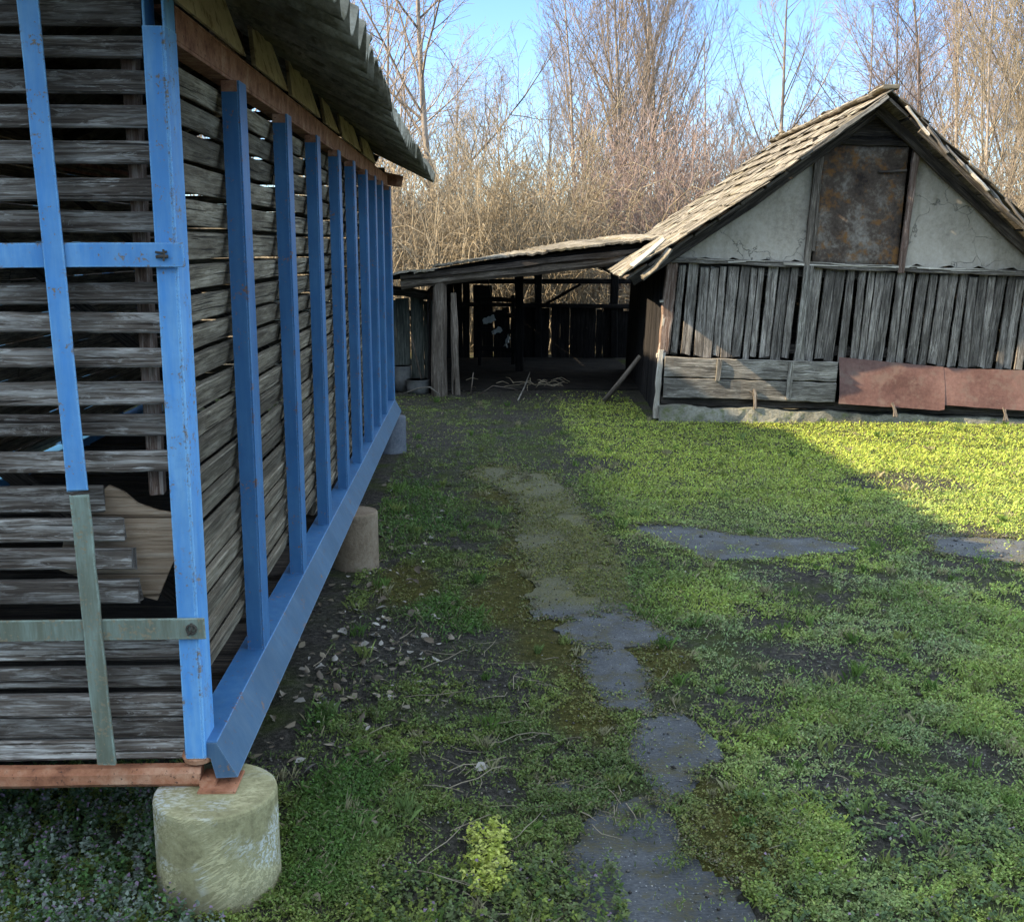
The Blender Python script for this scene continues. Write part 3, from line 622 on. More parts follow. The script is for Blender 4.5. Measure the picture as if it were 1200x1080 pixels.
# lower planks with battens
for (wa, wb, vv) in ((.425, .605, -.085), (.235, .415, -.09)):
    b = MB(); b.plank((.012, vv, (wa + wb) / 2 - .004), (1.585, vv, (wa + wb) / 2 + .006), wb - wa, .04, (0, 0, 1), 20, .003, .15); b.build('plank', M['plank_grey'], hut)
for (u, w0, w1) in ((.50, .40, .60), (1.155, .255, .60)):
    b = MB(); b.plank((u, -.118, w0), (u + .005, -.118, w1), .045, .022, (1, 0, 0), 4, .002); b.build('batten', M['plank_grey'], hut)
b = MB(); b.plank((.0, .0, .19), (1.6, .02, .20), .08, .10, (0, 0, 1), 10, .004); b.plank((1.6, .02, .2), (HW, .02, .2), .08, .1, (0, 0, 1), 10, .004); b.build('bottom_plate', M['dark_wood'], hut)
b = MB(); b.plank((.86, -.15, .16), (.84, -.125, .34), .03, .02, (1, 0, 0), 4, .003); b.plank((.80, -.12, .32), (.86, -.125, .285), .012, .01, (0, 0, 1), 3, .002); b.build('peg', M['post_wood'], hut)
# red-brown sheets leaning out on the foundation
def sheet(u0, u1, wt0, wt1, wb0, wb1, vo, seed):
    random.seed(seed); b = MB(); P = []
    for k in range(21):
        q = k / 20; u = u0 + (u1 - u0) * q; wt = wt0 + (wt1 - wt0) * q; wb = wb0 + (wb1 - wb0) * q
        if k == 20: wb += .01
        P.append([(u + .008 * math.sin(r * 3), -.055 - vo * (1 - r) + .006 * math.sin(u * 6 + r * 5), wb + (wt - wb) * r + random.uniform(-.002, .002)) for r in np.linspace(0, 1, 8)])
    b.grid(P, (0, .004, 0)); return b.build('metal_sheet', M['redsheet'], hut)
sheet(1.60, 2.56, .655, .60, .245, .215, .14, 3)
sheet(2.545, HW + .02, .592, .60, .265, .235, .12, 4)
for (u, a) in ((2.10, -.05), (3.10, -.045)):
    b = MB(); b.plank((u + .02, -.25, .15), (u - .02, -.205, .27), .018, .015, (1, 0, 0), 4, .004); b.plank((u - .01, -.25, .15), (u + .0, -.215, .25), .015, .015, (1, 0, 0), 3, .003); b.build('prop_stick', M['post_wood'], hut)
# corner post
b = MB(); b.plank((.00, .02, .62), (.035, .02, 1.47), .10, .09, (1, 0, 0), 10, .004); b.build('corner_post', M['red_post'], hut)
b = MB(); b.plank((-.035, -.01, .02), (-.022, -.01, .66), .05, .05, (1, 0, 0), 8, .003); b.plank((-.06, .0, .60), (.02, .0, .60), .06, .06, (0, 0, 1), 3, .006); b.plank((-.032, -.01, .66), (.0, 0, 1.36), .028, .03, (1, 0, 0), 6, .003); b.plank((-.06, -.012, 1.10), (.03, -.012, 1.11), .025, .03, (0, 0, 1), 2, .003); b.build('corner_strut', M['pale_wood'], hut)
# side and back walls
b = MB(); v = .06
while v < HD - .05:
    w = random.uniform(.10, .16); b.plank((.0, v + w / 2, -.02), (.01, v + w / 2, 1.52), w, .025, (0, 1, 0), 5, .003); v += w + random.uniform(.003, .012)
b.build('left_wall', M['sooty'], hut)  # side wall coloured near black in place of shade
b = MB(); b.box((HW - .03, .03, -.1), (HW, HD, 1.35)); b.build('right_wall', M['board_grey'], hut)
b = MB(); b.prism([(.0, HD, -.1), (HW, HD, -.1), (HW, HD, 1.38), (AU, HD, AW - .08), (0, HD, 1.5)], (0, .05, 0)); b.build('back_wall', M['board_grey'], hut)
# roof: courses of worn tiles on boards
VO = -.42
def tiles(side):
    random.seed(31 + side); b = MB(); 
    n = 12 if side == 0 else 13
    if side == 0: e0 = V(-.40, 0, 1.36); e1 = V(AU + .02, 0, AW + .10)
    else: e0 = V(3.80, 0, 1.31); e1 = V(AU - .01, 0, AW + .10)
    up = e1 - e0; L = np.linalg.norm(up); up /= L; nrm = V(-up[2], 0, up[0]) if side == 0 else V(up[2], 0, -up[0])
    if nrm[2] < 0: nrm = -nrm
    cl = L / n
    for c in range(n):
        v = VO + (c % 2) * -.03 + random.uniform(-.05, .03)
        while v < HD + .25:
            w = random.uniform(.20, .30); p = e0 + up * (c * cl - .05 + random.uniform(-.025, .02))
            sag = -.05 * math.sin(math.pi * (c + .5) / n) if side == 0 else -.02 * math.sin(math.pi * (c + .5) / n)
            lift = .012 + random.uniform(0, .016)
            ln = cl + .09 + random.uniform(-.02, .03)
            a = p + V(0, v + w / 2, 0) + nrm * (lift + sag); q = p + up * ln + V(0, v + w / 2 + random.uniform(-.008, .008), 0) + nrm * (sag + .004)
            b.plank(a, q, w - random.uniform(.002, .012), random.uniform(.007, .012), (0, 1, 0), 4, .005, .2, endj=.03)
            v += w
    return b
tiles(0).build('roof_slope', M['tile'], hut); tiles(1).build('roof_slope', M['tile'], hut)
b = MB()
for k in range(13):
    b.plank((AU + .005, VO + .02 + k * .37 - .03, AW + .115 + random.uniform(-.012, .012)), (AU + .005, VO + .02 + (k + 1) * .37 + .03, AW + .115 + random.uniform(-.012, .012)), .15, .035, (1, 0, .05), 4, .006, .4)
b.build('ridge_tiles', M['tile'], hut)
# roof boards, rafters and ragged verge
for s in (0, 1):
    b = MB()
    for k in range(11):
        q0 = k / 11; q1 = (k + .93) / 11
        A = V(-.40, 0, 1.315) if s == 0 else V(3.76, 0, 1.295); B = V(AU, 0, AW + .055)
        a = A + (B - A) * (q0 + q1) / 2; wd = np.linalg.norm(B - A) * (q1 - q0)
        sag = -.05 * math.sin(math.pi * (q0 + .04)) if s == 0 else -.02 * math.sin(math.pi * q0)
        a[2] += sag - .012
        b.plank(a + V(0, VO + .09 + random.uniform(-.05, .05), 0), a + V(0, HD + .2, 0), wd, .02, tuple(B - A), 8, .003)
    b.build('roof_boards', M['post_wood'], hut)
    for v in (-.10, 1.4, 2.8, 4.0):
        b = MB(); b.plank((-.34, v, 1.30) if s == 0 else (3.66, v, 1.32), (AU, v, AW + .0), .09, .05, (0, 0, 1), 6, .004, bow=0); 
        for i in range(len(b.v)):
            x, y, z = b.v[i]; q = (x + .34) / (AU + .34) if s == 0 else (3.66 - x) / (3.66 - AU)
            b.v[i] = (x, y, z - (.05 if s == 0 else .02) * math.sin(math.pi * max(0, min(1, q))) - .02)
        b.build('rafter', M['dark_wood'], hut)
# slipped verge pieces at the left eave, slipped slates on the right verge
for (p0, p1, w, m) in (((-.47, VO - .02, 1.33), (-.18, VO - .02, 1.56), .07, 'tile'), ((-.27, VO - .05, 1.32), (-.05, VO - .05, 1.57), .08, 'tile'), ((-.36, VO - .04, 1.42), (-.10, VO - .04, 1.66), .07, 'pale_wood')):
    b = MB(); b.plank(p0, p1, w, .018, (-.3, 1, .35), 5, .004, .2, bow=.02, endj=.02); b.build('slipped_tile', M[m], hut)
random.seed(44)
for k in range(9):
    q = (k + .6) / 9.5; u = AU + .12 + q * 1.75; w = slopeR(u) + .045
    b = MB(); b.plank((u + .10, VO - .03 - random.uniform(0, .05), w - .125 + random.uniform(-.02, .03)), (u - .09, VO - .03, w + .085 + random.uniform(-.03, .02)), random.uniform(.04, .09), .025, (.25, 1, .3), 4, .006, .3, endj=.02)
    b.build('verge_piece', M['board_grey'] if k % 3 else M['pale_wood'], hut)
b = MB(); b.plank((3.5, VO - .01, 1.49), (AU + .28, VO - .01, 2.64), .05, .03, (0, 0, 1), 6, .006, bow=.03); b.build('verge_board', M['board_grey'], hut)
b = MB(); b.plank((1.02, VO - .02, 2.37), (AU - .03, VO - .02, AW + .045), .035, .02, (0, 0, 1), 8, .005, bow=.01); b.build('verge_board', M['plank_grey'], hut)

# ------------------------------------------------------------------ open lean-to shed
SO = (0.6, 12.1, 0)
shed = tag(empty('open_shed', SO), 'low open lean-to shed with dark interior beside the hut', 'shed')
random.seed(51)
b = MB()   # roof sheets, front edge from (-.95,1.29) to (1.95,1.66)
rs = lambda x: -.02 + .030 * max(0, min(1, (x + .7) / 2))
fl = lambda x: 1.325 + (x + .9) * .122
for k in range(17):
    x0 = -1.25 + k * .2; x1 = x0 + .215; dz = random.uniform(-.012, .012) - (.035 if x0 < -.55 else 0); fy = 11.93 + random.uniform(-.06, .05)
    P = [[(x, y, fl(x) + dz + (y - 12) * rs(x) + .006 * math.sin(x * 60) + random.uniform(-.003, .003)) for y in np.linspace(fy, 16.4, 8)] for x in np.linspace(x0, x1, 5)]
    b.grid(P, (0, 0, .022))
b.build('roof', M['tile'], shed, SO)
b = MB()
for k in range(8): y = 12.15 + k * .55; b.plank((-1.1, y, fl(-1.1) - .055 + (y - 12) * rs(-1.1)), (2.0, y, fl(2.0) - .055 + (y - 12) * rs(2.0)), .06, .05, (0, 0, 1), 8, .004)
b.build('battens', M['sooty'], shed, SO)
b = MB(); b.plank((-.80, 12.08, 1.20), (1.95, 12.08, 1.50), .115, .11, (0, 0, 1), 14, .006, .3); b.build('front_beam', M['post_wood'], shed, SO)
b = MB(); b.plank((-.80, 12.0, 1.26), (1.85, 12.0, 1.56), .06, .03, (0, 0, 1), 12, .006, .3); b.build('fascia', M['dark_wood'], shed, SO)
b = MB(); b.tube([(-.40, 12.1, -.05), (-.405, 12.1, .4), (-.39, 12.1, .8), (-.385, 12.1, 1.22)], [.092, .086, .082, .074], 10); b.build('front_post', M['post_wood'], shed, SO)
b = MB(); b.plank((-.205, 12.12, -.02), (-.235, 12.1, 1.10), .06, .035, (1, 0, 0), 8, .005); b.plank((-.25, 12.15, -.02), (-.262, 12.15, 1.0), .03, .03, (1, 0, 0), 6, .004); b.build('slim_post', M['post_wood'], shed, SO)
for (x, y) in ((2.0, 16.1), (.9, 16.1), (-.45, 16.1), (.55, 14.2)):
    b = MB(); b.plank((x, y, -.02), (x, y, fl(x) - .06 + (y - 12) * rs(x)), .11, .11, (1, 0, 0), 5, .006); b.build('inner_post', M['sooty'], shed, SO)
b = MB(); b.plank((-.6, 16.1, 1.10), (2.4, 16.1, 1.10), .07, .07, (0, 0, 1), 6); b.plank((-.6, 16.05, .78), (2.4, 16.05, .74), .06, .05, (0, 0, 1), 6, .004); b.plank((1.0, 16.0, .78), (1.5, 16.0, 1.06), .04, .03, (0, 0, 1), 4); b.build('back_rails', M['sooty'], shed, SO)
b = MB(); x = -.55
while x < 2.5:
    w = random.uniform(.09, .15); top = random.choice((.70, .74, .78, .80)) + random.uniform(-.05, .03)
    if random.random() < .07: x += .05
    b.plank((x + w / 2, 16.08, -.05), (x + w / 2 + random.gauss(0, .01), 16.08, top if x > .1 else top + .35), w, .02, (1, 0, 0), 5, .004); x += w + random.choice((-.01, -.005, .0, .004))
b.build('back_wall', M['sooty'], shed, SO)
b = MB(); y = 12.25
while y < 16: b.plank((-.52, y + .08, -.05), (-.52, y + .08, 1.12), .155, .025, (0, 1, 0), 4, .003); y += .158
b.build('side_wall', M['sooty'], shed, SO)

b = MB(); b.grid([[(x, y, .004 + float(height(np.array(x), np.array(y)))) for y in np.linspace(12.35, 16.0, 20)] for x in np.linspace(-.48, 2.0, 14)], (0, 0, .012)); b.build('floor', M['dark_pier'] if False else M['floor_dark'], shed, SO)  # dark sheet over the ground, its colour stands in for shade

# board fence left of the shed
fence = tag(empty('board_fence', (-1.3, 12.62, 0)), 'dark mossy board fence between the crib and the shed post', 'fence'); FO = (-1.3, 12.62, 0)
b = MB(); x = -2.6
while x < -.55:
    w = random.uniform(.13, .19); b.plank((x + w / 2, 12.62, -.03), (x + w / 2 + random.gauss(0, .006), 12.62, 1.0 + random.uniform(-.03, .03)), w, .022, (1, 0, 0), 6, .003); x += w + random.choice((.002, .004, .014))
b.build('boards', M['greenboard'], fence, FO)
for z in (.3, .85):
    b = MB(); b.plank((-2.6, 12.66, z), (-.55, 12.66, z), .07, .05, (0, 0, 1), 5); b.build('rail', M['dark_wood'], fence, FO)
b = MB(); b.plank((-1.6, 12.55, 1.20), (-.5, 12.5, 1.06), .10, .16, (0, 0, 1), 8, .006); b.build('capping', M['dark_wood'], fence, FO)

# pots, poles and white pieces for specks of light
def pot(x, y, r0, r1, h, label, name, m):
    b = MB(); b.tube([(0, 0, 0), (0, 0, h * .5), (0, 0, h * .97), (0, 0, h), (0, 0, h), (0, 0, h * .8)], [r0, (r0 + r1) / 2, r1, r1 * 1.03, r1 * .9, r1 * .85], 20)
    o = b.build(name, m, None, None, True); o.location = (x, y, .0); return tag(o, label, 'pot')
pot(-.83, 12.42, .085, .105, .28, 'tall grey pot standing against the mossy board fence', 'plant_pot', M['plastic_grey'])
pot(-.645, 12.24, .12, .135, .15, 'low wide pot standing at the foot of the shed post', 'plant_pot', M['plastic_grey'])
def pole(pts, r, label, name, cat, m):
    b = MB(); b.tube([V(*p) - V(*pts[0]) for p in pts], r, 8); o = b.build(name, m, None, None, True); o.location = pts[0]; return tag(o, label, cat)
pole([(1.33, 11.40, .015), (1.50, 11.36, .24), (1.685, 11.34, .49)], [.028, .026, .022], 'wooden pole leaning against the hut side inside the shed opening', 'leaning_pole', 'pole', M['post_wood'])
pole([(-.60, 12.30, .12), (-.66, 12.40, .35), (-.72, 12.5, .62)], [.014, .012, .01], 'thin stick rising from the low pot beside the shed post', 'thin_stick', 'stick', M['post_wood'])
pole([(-.80, 12.0, .02), (-.62, 11.95, .09), (-.50, 11.95, .10), (-.40, 11.9, .03)], [.010, .009, .008, .006], 'bent pale branch lying in front of the shed post', 'fallen_branch', 'branch', M['plank_grey'])
pole([(-.06, 12.0, .0), (-.03, 12.02, .25)], [.007, .005], 'short stick standing upright in the shed opening', 'standing_stick', 'stick', M['post_wood'])
pole([(.02, 11.9, .01), (.18, 11.9, .12), (.40, 11.95, .08), (.58, 12.0, .0)], [.006, .006, .006, .005], 'arched thin branch lying in the shed opening', 'fallen_branch', 'branch', M['post_wood'])
pole([(.44, 11.6, .0), (.52, 11.9, .10), (.60, 12.3, .22)], [.009, .008, .006], 'pale straight branch propped on the brush heap', 'fallen_branch', 'branch', M['plank_grey'])
b = MB(); random.seed(61)
for k in range(26):
    a = random.uniform(0, 6.28); L = random.uniform(.12, .35); c = V(random.gauss(0, .22), random.gauss(0, .1), random.uniform(.01, .10)); d = V(math.cos(a), math.sin(a) * .5, random.uniform(-.15, .25)) * L / 2
    b.tube([c - d, c + V(0, 0, random.uniform(0, .04)), c + d], [.0035, .0035, .002], 4)
o = b.build('brush_heap', M['straw']); o.location = (.72, 12.6, .0); tag(o, 'small heap of pale dry twigs just inside the shed', 'brush heap')
for k, (p, q, w, lab) in enumerate((((.10, 14.9, .60), (.24, 14.9, .66), .09, 'white torn scrap hanging highest in the dark shed'), ((.22, 14.9, .46), (.34, 14.9, .50), .05, 'white scrap hanging in the middle of the dark shed'), ((.40, 14.9, .28), (.44, 14.9, .42), .05, 'lowest white scrap hanging in the dark shed'))):
    b = MB(); b.plank(V(*p) - V(*p), V(*q) - V(*p), w, .012, (0, .2, 1), 5, .01, .3, endj=.02); o = b.build('white_scrap', M['white_scrap']); o.location = p; tag(o, lab, 'scrap')  # white pieces stand in for specks of light in the shed
b = MB()   # clutter rack behind the white light specks: dark old cart frame
cart = tag(empty('old_rack', (.25, 15.0, 0)), 'dark wooden rack standing inside the shed', 'rack')
for x in (0, .45):
    b = MB(); b.plank((x - .2, 0, -.02), (x - .2, 0, .95), .05, .05, (1, 0, 0), 4); b.build('upright', M['sooty'], cart)
for z in (.25, .5, .72, .92):
    b = MB(); b.plank((-.25, -.03, z), (.32, -.03, z - .04), .06, .03, (0, 0, 1), 4, .004); b.build('rung', M['sooty'], cart)

# ------------------------------------------------------------------ unseen buildings added on the left to shade the yard
def shade_building(name, x0, x1, y0, y1, wall, ridge, label, mw):
    loc = ((x0 + x1) / 2, (y0 + y1) / 2, 0); e = tag(empty(name, loc), label, 'building')
    b = MB(); t = .25
    b.box((x0, y0, -.1), (x0 + t, y1, wall)); b.box((x1 - t, y0, -.1), (x1, y1, wall))
    xm = (x0 + x1) / 2
    for y in (y0, y1 - t): b.prism([(x0 + t, y, -.1), (x1 - t, y, -.1), (x1 - t, y, wall), (xm, y, ridge - .1), (x0 + t, y, wall)], (0, t, 0))
    w = b.build('wall', mw, e, loc)
    for s in (-1, 1):
        b = MB(); ex = x0 - .35 if s < 0 else x1 + .35; sl_ = (ridge - wall) / (xm - x0); ez = wall - .35 * sl_ + .06
        ys = np.linspace(y0 - .3, y1 + .3, 40)
        b.grid([[(xm + (ex - xm) * q, y, ridge + .06 + (ez - ridge - .06) * q + .01 * math.sin(y * 9)) for q in np.linspace(0, 1, 8)] for y in ys], (0, 0, .05)); b.build('roof', M['tile'], e, loc)
    b = MB(); b.box((x1 + .002, (y0 + y1) / 2 - .45, 0), (x1 + .045, (y0 + y1) / 2 + .45, 1.95)); d = b.build('door', M['dark_wood'], e, loc)
    b = MB(); b.box((x1 + .046, (y0 + y1) / 2 + .33, .95), (x1 + .075, (y0 + y1) / 2 + .36, 1.1)); b.build('handle', M['rust'], d, loc)
    return e
shade_building('outbuilding', -7.6, -3.6, 7.6, 13.6, 3.6, 5.5, 'dark timber outbuilding standing behind the blue crib', M['dark_wood'])
shade_building('farmhouse', -9.4, -4.2, -7.0, 2.15, 3.6, 6.2, 'whitewashed farmhouse left of the yard beside the near end of the crib', M['whitewash'])

# ------------------------------------------------------------------ bare trees and brush
class TB:
    def __init__(s): s.v = []; s.f = []
    def tube(s, pts, rad):
        o = len(s.v); n = 3 if rad[0] < .05 else 5
        for i, p in enumerate(pts):
            d = unit(pts[min(i + 1, len(pts) - 1)] - pts[max(i - 1, 0)]); ref = V(.2, .9, .3) if abs(d[2]) > .8 else V(.1, .2, .97)
            a = np.cross(d, ref); a /= np.linalg.norm(a); c = np.cross(d, a)
            for k in range(n):
                t = 6.2832 * k / n; s.v.append(p + (a * math.cos(t) + c * math.sin(t)) * rad[i])
        for i in range(len(pts) - 1):
            for k in range(n): s.f.append((o + i * n + k, o + i * n + (k + 1) % n, o + (i + 1) * n + (k + 1) % n, o + (i + 1) * n + k))
    def mesh(s, name, mat):
        o = raw_mesh(name, np.array(s.v), np.array(s.f).ravel(), 4, mat); me = o.data; bpy.data.objects.remove(o); return me
def rvec(): 
    a = random.uniform(0, 6.2832); z = random.uniform(-1, 1); q = math.sqrt(1 - z * z); return V(q * math.cos(a), q * math.sin(a), z)
def grow(tr, cr, p, d, L, r, lvl, K):
    n = K['seg'][lvl]; pts = [p]; rad = [r]; dd = d
    for k in range(n):
        dd = unit(dd + rvec() * K['wob'][lvl] + V(0, 0, K['up'][lvl])); pts.append(pts[-1] + dd * L / n); rad.append(max(r * (1 - (k + 1) / n * .82), K['rmin']))
    (tr if lvl == 0 else cr).tube(pts, rad)
    if lvl + 1 >= len(K['seg']): return
    m = K['num'][lvl]
    for i in range(m):
        f = K['f0'][lvl] + (1 - K['f0'][lvl]) * (i + random.random()) / m; q = f * n; j = min(int(q), n - 1); t = q - j
        bp = pts[j] + (pts[j + 1] - pts[j]) * t; bd = unit(pts[j + 1] - pts[j])
        side = np.cross(bd, rvec()); side = unit(side); an = K['ang'][lvl] * random.uniform(.7, 1.3)
        nd = bd * math.cos(an) + side * math.sin(an)
        rr = (rad[j] + (rad[j + 1] - rad[j]) * t) * K.get('rr', .6)
        grow(tr, cr, bp, nd, L * K['len'][lvl] * (1.12 - .72 * f) * random.uniform(.7, 1.25), max(rr, K['rmin']), lvl + 1, K)
FAST = dict(seg=[9, 6, 4, 2], wob=[.06, .10, .14, .2], up=[.05, .12, .10, .05], num=[30, 13, 7], f0=[.14, .12, .1], ang=[.55, .55, .6], len=[.50, .40, .42], rmin=.0032, rr=.5)
SPREAD = dict(seg=[9, 7, 5, 3], wob=[.09, .16, .2, .25], up=[.04, .07, .04, .02], num=[20, 12, 7], f0=[.25, .2, .15], ang=[.85, .75, .7], len=[.55, .45, .42], rmin=.0032, rr=.55)
SPARSE = dict(seg=[9, 7, 4, 2], wob=[.03, .10, .16, .2], up=[.05, .10, .08, .03], num=[20, 10, 6], f0=[.22, .2, .15], ang=[.75, .65, .6], len=[.50, .36, .40], rmin=.0032, rr=.5)
def tree_meshes(K, seed, H, r):
    random.seed(seed); t = TB(); c = TB(); grow(t, c, V(0, 0, -.2), V(random.uniform(-.05, .05), random.uniform(-.05, .05), 1), H, r, 0, K); return t, c
VAR = {}
for nm, K, seeds, tw in (('fast', FAST, (1, 2, 3), 'twig'), ('spread', SPREAD, (4, 5), 'twig'), ('sparse', SPARSE, (6, 7), 'twig'), ('yel', FAST, (8, 9), 'twig_yel'), ('red', SPREAD, (10,), 'twig_red')):
    VAR[nm] = []
    for sd in seeds:
        t, c = tree_meshes(K, sd, 8.0, .062 if sd not in (4, 5, 7) else .085); VAR[nm].append((t.mesh('trunk', M['bark']), c.mesh('crown', M[tw])))
def tree(kind, k, px, Y, H, label, group=None):
    tm, cm = VAR[kind][k % len(VAR[kind])]; X = (px - 557) / 1300 * Y; sc = H / 8.0
    e = empty('bare_tree', (X, Y, float(hill(X, Y)) - .05), (0, 0, random.uniform(0, 6.28))); e.scale = (sc, sc, sc)
    tag(e, label, 'tree', group or 'bare trees of the wood behind the hut')
    for n_, me in (('trunk', tm), ('crown', cm)):
        o = bpy.data.objects.new(n_, me); COL.objects.link(o); o.parent = e
random.seed(71)
for a in [('sparse', 0, 432, 19.5, 8, 'thin bare tree rising just right of the corrugated eave tip'), ('spread', 0, 505, 20.5, 8.5, 'bare tree with long slanting limbs left of the tall dense clump'),
          ('fast', 0, 682, 25, 7.4, 'leftmost tall tree of the dense bare clump above the lean-to'), ('fast', 1, 708, 24, 8.2, 'tall upright bare tree in the middle of the dense clump'), ('fast', 2, 745, 25.5, 9.2, 'tallest upright bare tree of the dense clump left of the sky gap'),
          ('fast', 0, 775, 27, 8.0, 'rightmost upright bare tree of the dense clump beside the blue sky gap'), ('sparse', 1, 897, 26, 7.4, 'lone sparse bare tree standing against blue sky left of the hut ridge'),
          ('sparse', 0, 826, 31, 6.6, 'small bare tree in the sky gap between the clump and the lone tree'), ('yel', 0, 1150, 20.5, 6.8, 'yellowish bare tree behind the right verge of the hut roof'), ('yel', 1, 1215, 21.5, 7.8, 'yellowish bare tree at the right edge behind the hut'),
          ('red', 0, 1010, 26, 6.6, 'reddish spreading bare tree just right of the hut ridge')]:
    tree(*a)
for i, (px, Y, H) in enumerate([(400, 27, 7), (465, 25, 7.5), (530, 28, 5.6), (725, 29, 8), (360, 30, 8), (300, 26, 8), (240, 30, 8)]):
    tree(('fast', 'spread', 'sparse')[i % 3], i, px, Y, H, 'slender grey bare tree among the crowded trunks left of the sky gap', 'bare trees left of the sky gap')
for i, (px, Y, H) in enumerate([(1045, 26, 7.0), (1085, 25, 8.5), (1115, 29, 9.0), (1170, 27, 9.5), (1195, 24, 9.5), (1245, 26, 9), (1290, 24, 8.5), (1345, 26, 9)]):
    tree(('fast', 'red', 'fast', 'spread', 'yel')[i % 5], i, px, Y, H, 'bare tree in the dense brownish wood right of the hut ridge', 'bare trees right of the hut ridge')
for i in range(26):
    px = 380 + i * 36 + random.uniform(-12, 12); H = random.uniform(3.6, 4.8) if 790 < px < 985 else random.uniform(4.5, 5.9) if px < 1000 else random.uniform(5.0, 6.5)
    tree(('spread', 'fast', 'red')[i % 3], i, px, random.uniform(33, 44), H, 'distant bare tree on the slope far behind the hut and shed', 'distant bare trees on the slope')

# many-stemmed shrubs
def shrub_mesh(seed, H, tw):
    random.seed(seed); c = TB()
    K = dict(seg=[0, 6, 4, 2], wob=[0, .12, .16, .22], up=[0, .05, .04, .02], num=[0, 12, 5], f0=[0, .12, .15], ang=[0, .5, .6], len=[0, .36, .42], rmin=.0034, rr=.6)
    for k in range(26):
        a = random.uniform(0, 6.28); q = random.uniform(.02, .6); p = V(math.cos(a) * .12, math.sin(a) * .12, -.05)
        grow(c, c, p, unit(V(math.cos(a) * q, math.sin(a) * q, 1)), H * random.uniform(.6, 1.1), .012, 1, K)
    return c.mesh('bare_shrub', M[tw])
SH = [shrub_mesh(81, 3, 'straw'), shrub_mesh(82, 3, 'twig'), shrub_mesh(83, 3, 'twig_red'), shrub_mesh(84, 3, 'twig_yel'), shrub_mesh(85, 3, 'straw')]
random.seed(90)
for i in range(50):
    px = random.uniform(385, 1330); Y = random.uniform(17.5, 25); X = (px - 557) / 1300 * Y
    k = 2 if 680 < px < 860 else random.choice((0, 1, 4)) if px < 900 else random.choice((1, 2, 3, 3))
    o = bpy.data.objects.new('bare_shrub', SH[k]); COL.objects.link(o); sc = random.uniform(.85, 1.3); o.location = (X, Y, float(hill(X, Y))); o.scale = (sc * 1.15, sc * 1.15, sc); o.rotation_euler = (0, 0, random.uniform(0, 6.28))
    if px < 680: tag(o, 'straw and grey coloured bare shrub in the thicket behind the low shed', 'shrub', 'straw coloured shrubs behind the shed')
    elif px < 860: tag(o, 'reddish bare shrub in the thicket between shed roof and hut ridge', 'shrub', 'reddish shrubs beside the hut roof')
    else: tag(o, 'brownish bare shrub in the thicket behind the hut', 'shrub', 'brownish shrubs behind the hut')
# tangle of arching dry stems
random.seed(95); c = TB()
for k in range(2300):
    x = random.gauss(.2, 2.3) if k % 3 else random.uniform(-4, 12); y = random.uniform(16.9, 20.5); a = random.uniform(0, 6.28); H = random.uniform(.8, 3.3) * random.uniform(.6, 1); reach = random.uniform(.2, 2.6); bend = random.uniform(.2, 1.3)
    pts = []; w1, w2 = random.uniform(-.2, .2), random.uniform(-.2, .2)
    for q in np.linspace(0, 1, 8):
        pts.append(V(x + math.cos(a) * reach * q ** 1.3 + w1 * math.sin(q * 5), y + math.sin(a) * .6 * reach * q ** 1.3 + w2 * math.sin(q * 4), hill(x, y) + H * math.sin(q * math.pi / 2 * (1 + .7 * bend))) + rvec() * .05)
    r = random.uniform(.003, .0075) * random.choice((1, 1, 1, 1.6)); c.tube(pts, [r, r, r, r * .9, r * .8, r * .7, r * .6, r * .4])
    for j in range(random.randint(0, 3)):
        p = pts[random.randint(2, 6)]; d = rvec() * random.uniform(.2, .6); c.tube([p, p + d * .5 + rvec() * .04, p + d + V(0, 0, random.uniform(-.1, .1))], [r * .6, r * .5, r * .35])
o = raw_mesh('dry_thicket', np.array(c.v), np.array(c.f).ravel(), 4, M['straw']); tag(o, 'tangle of arching straw coloured stems behind the shed', 'thicket', None, 'stuff')

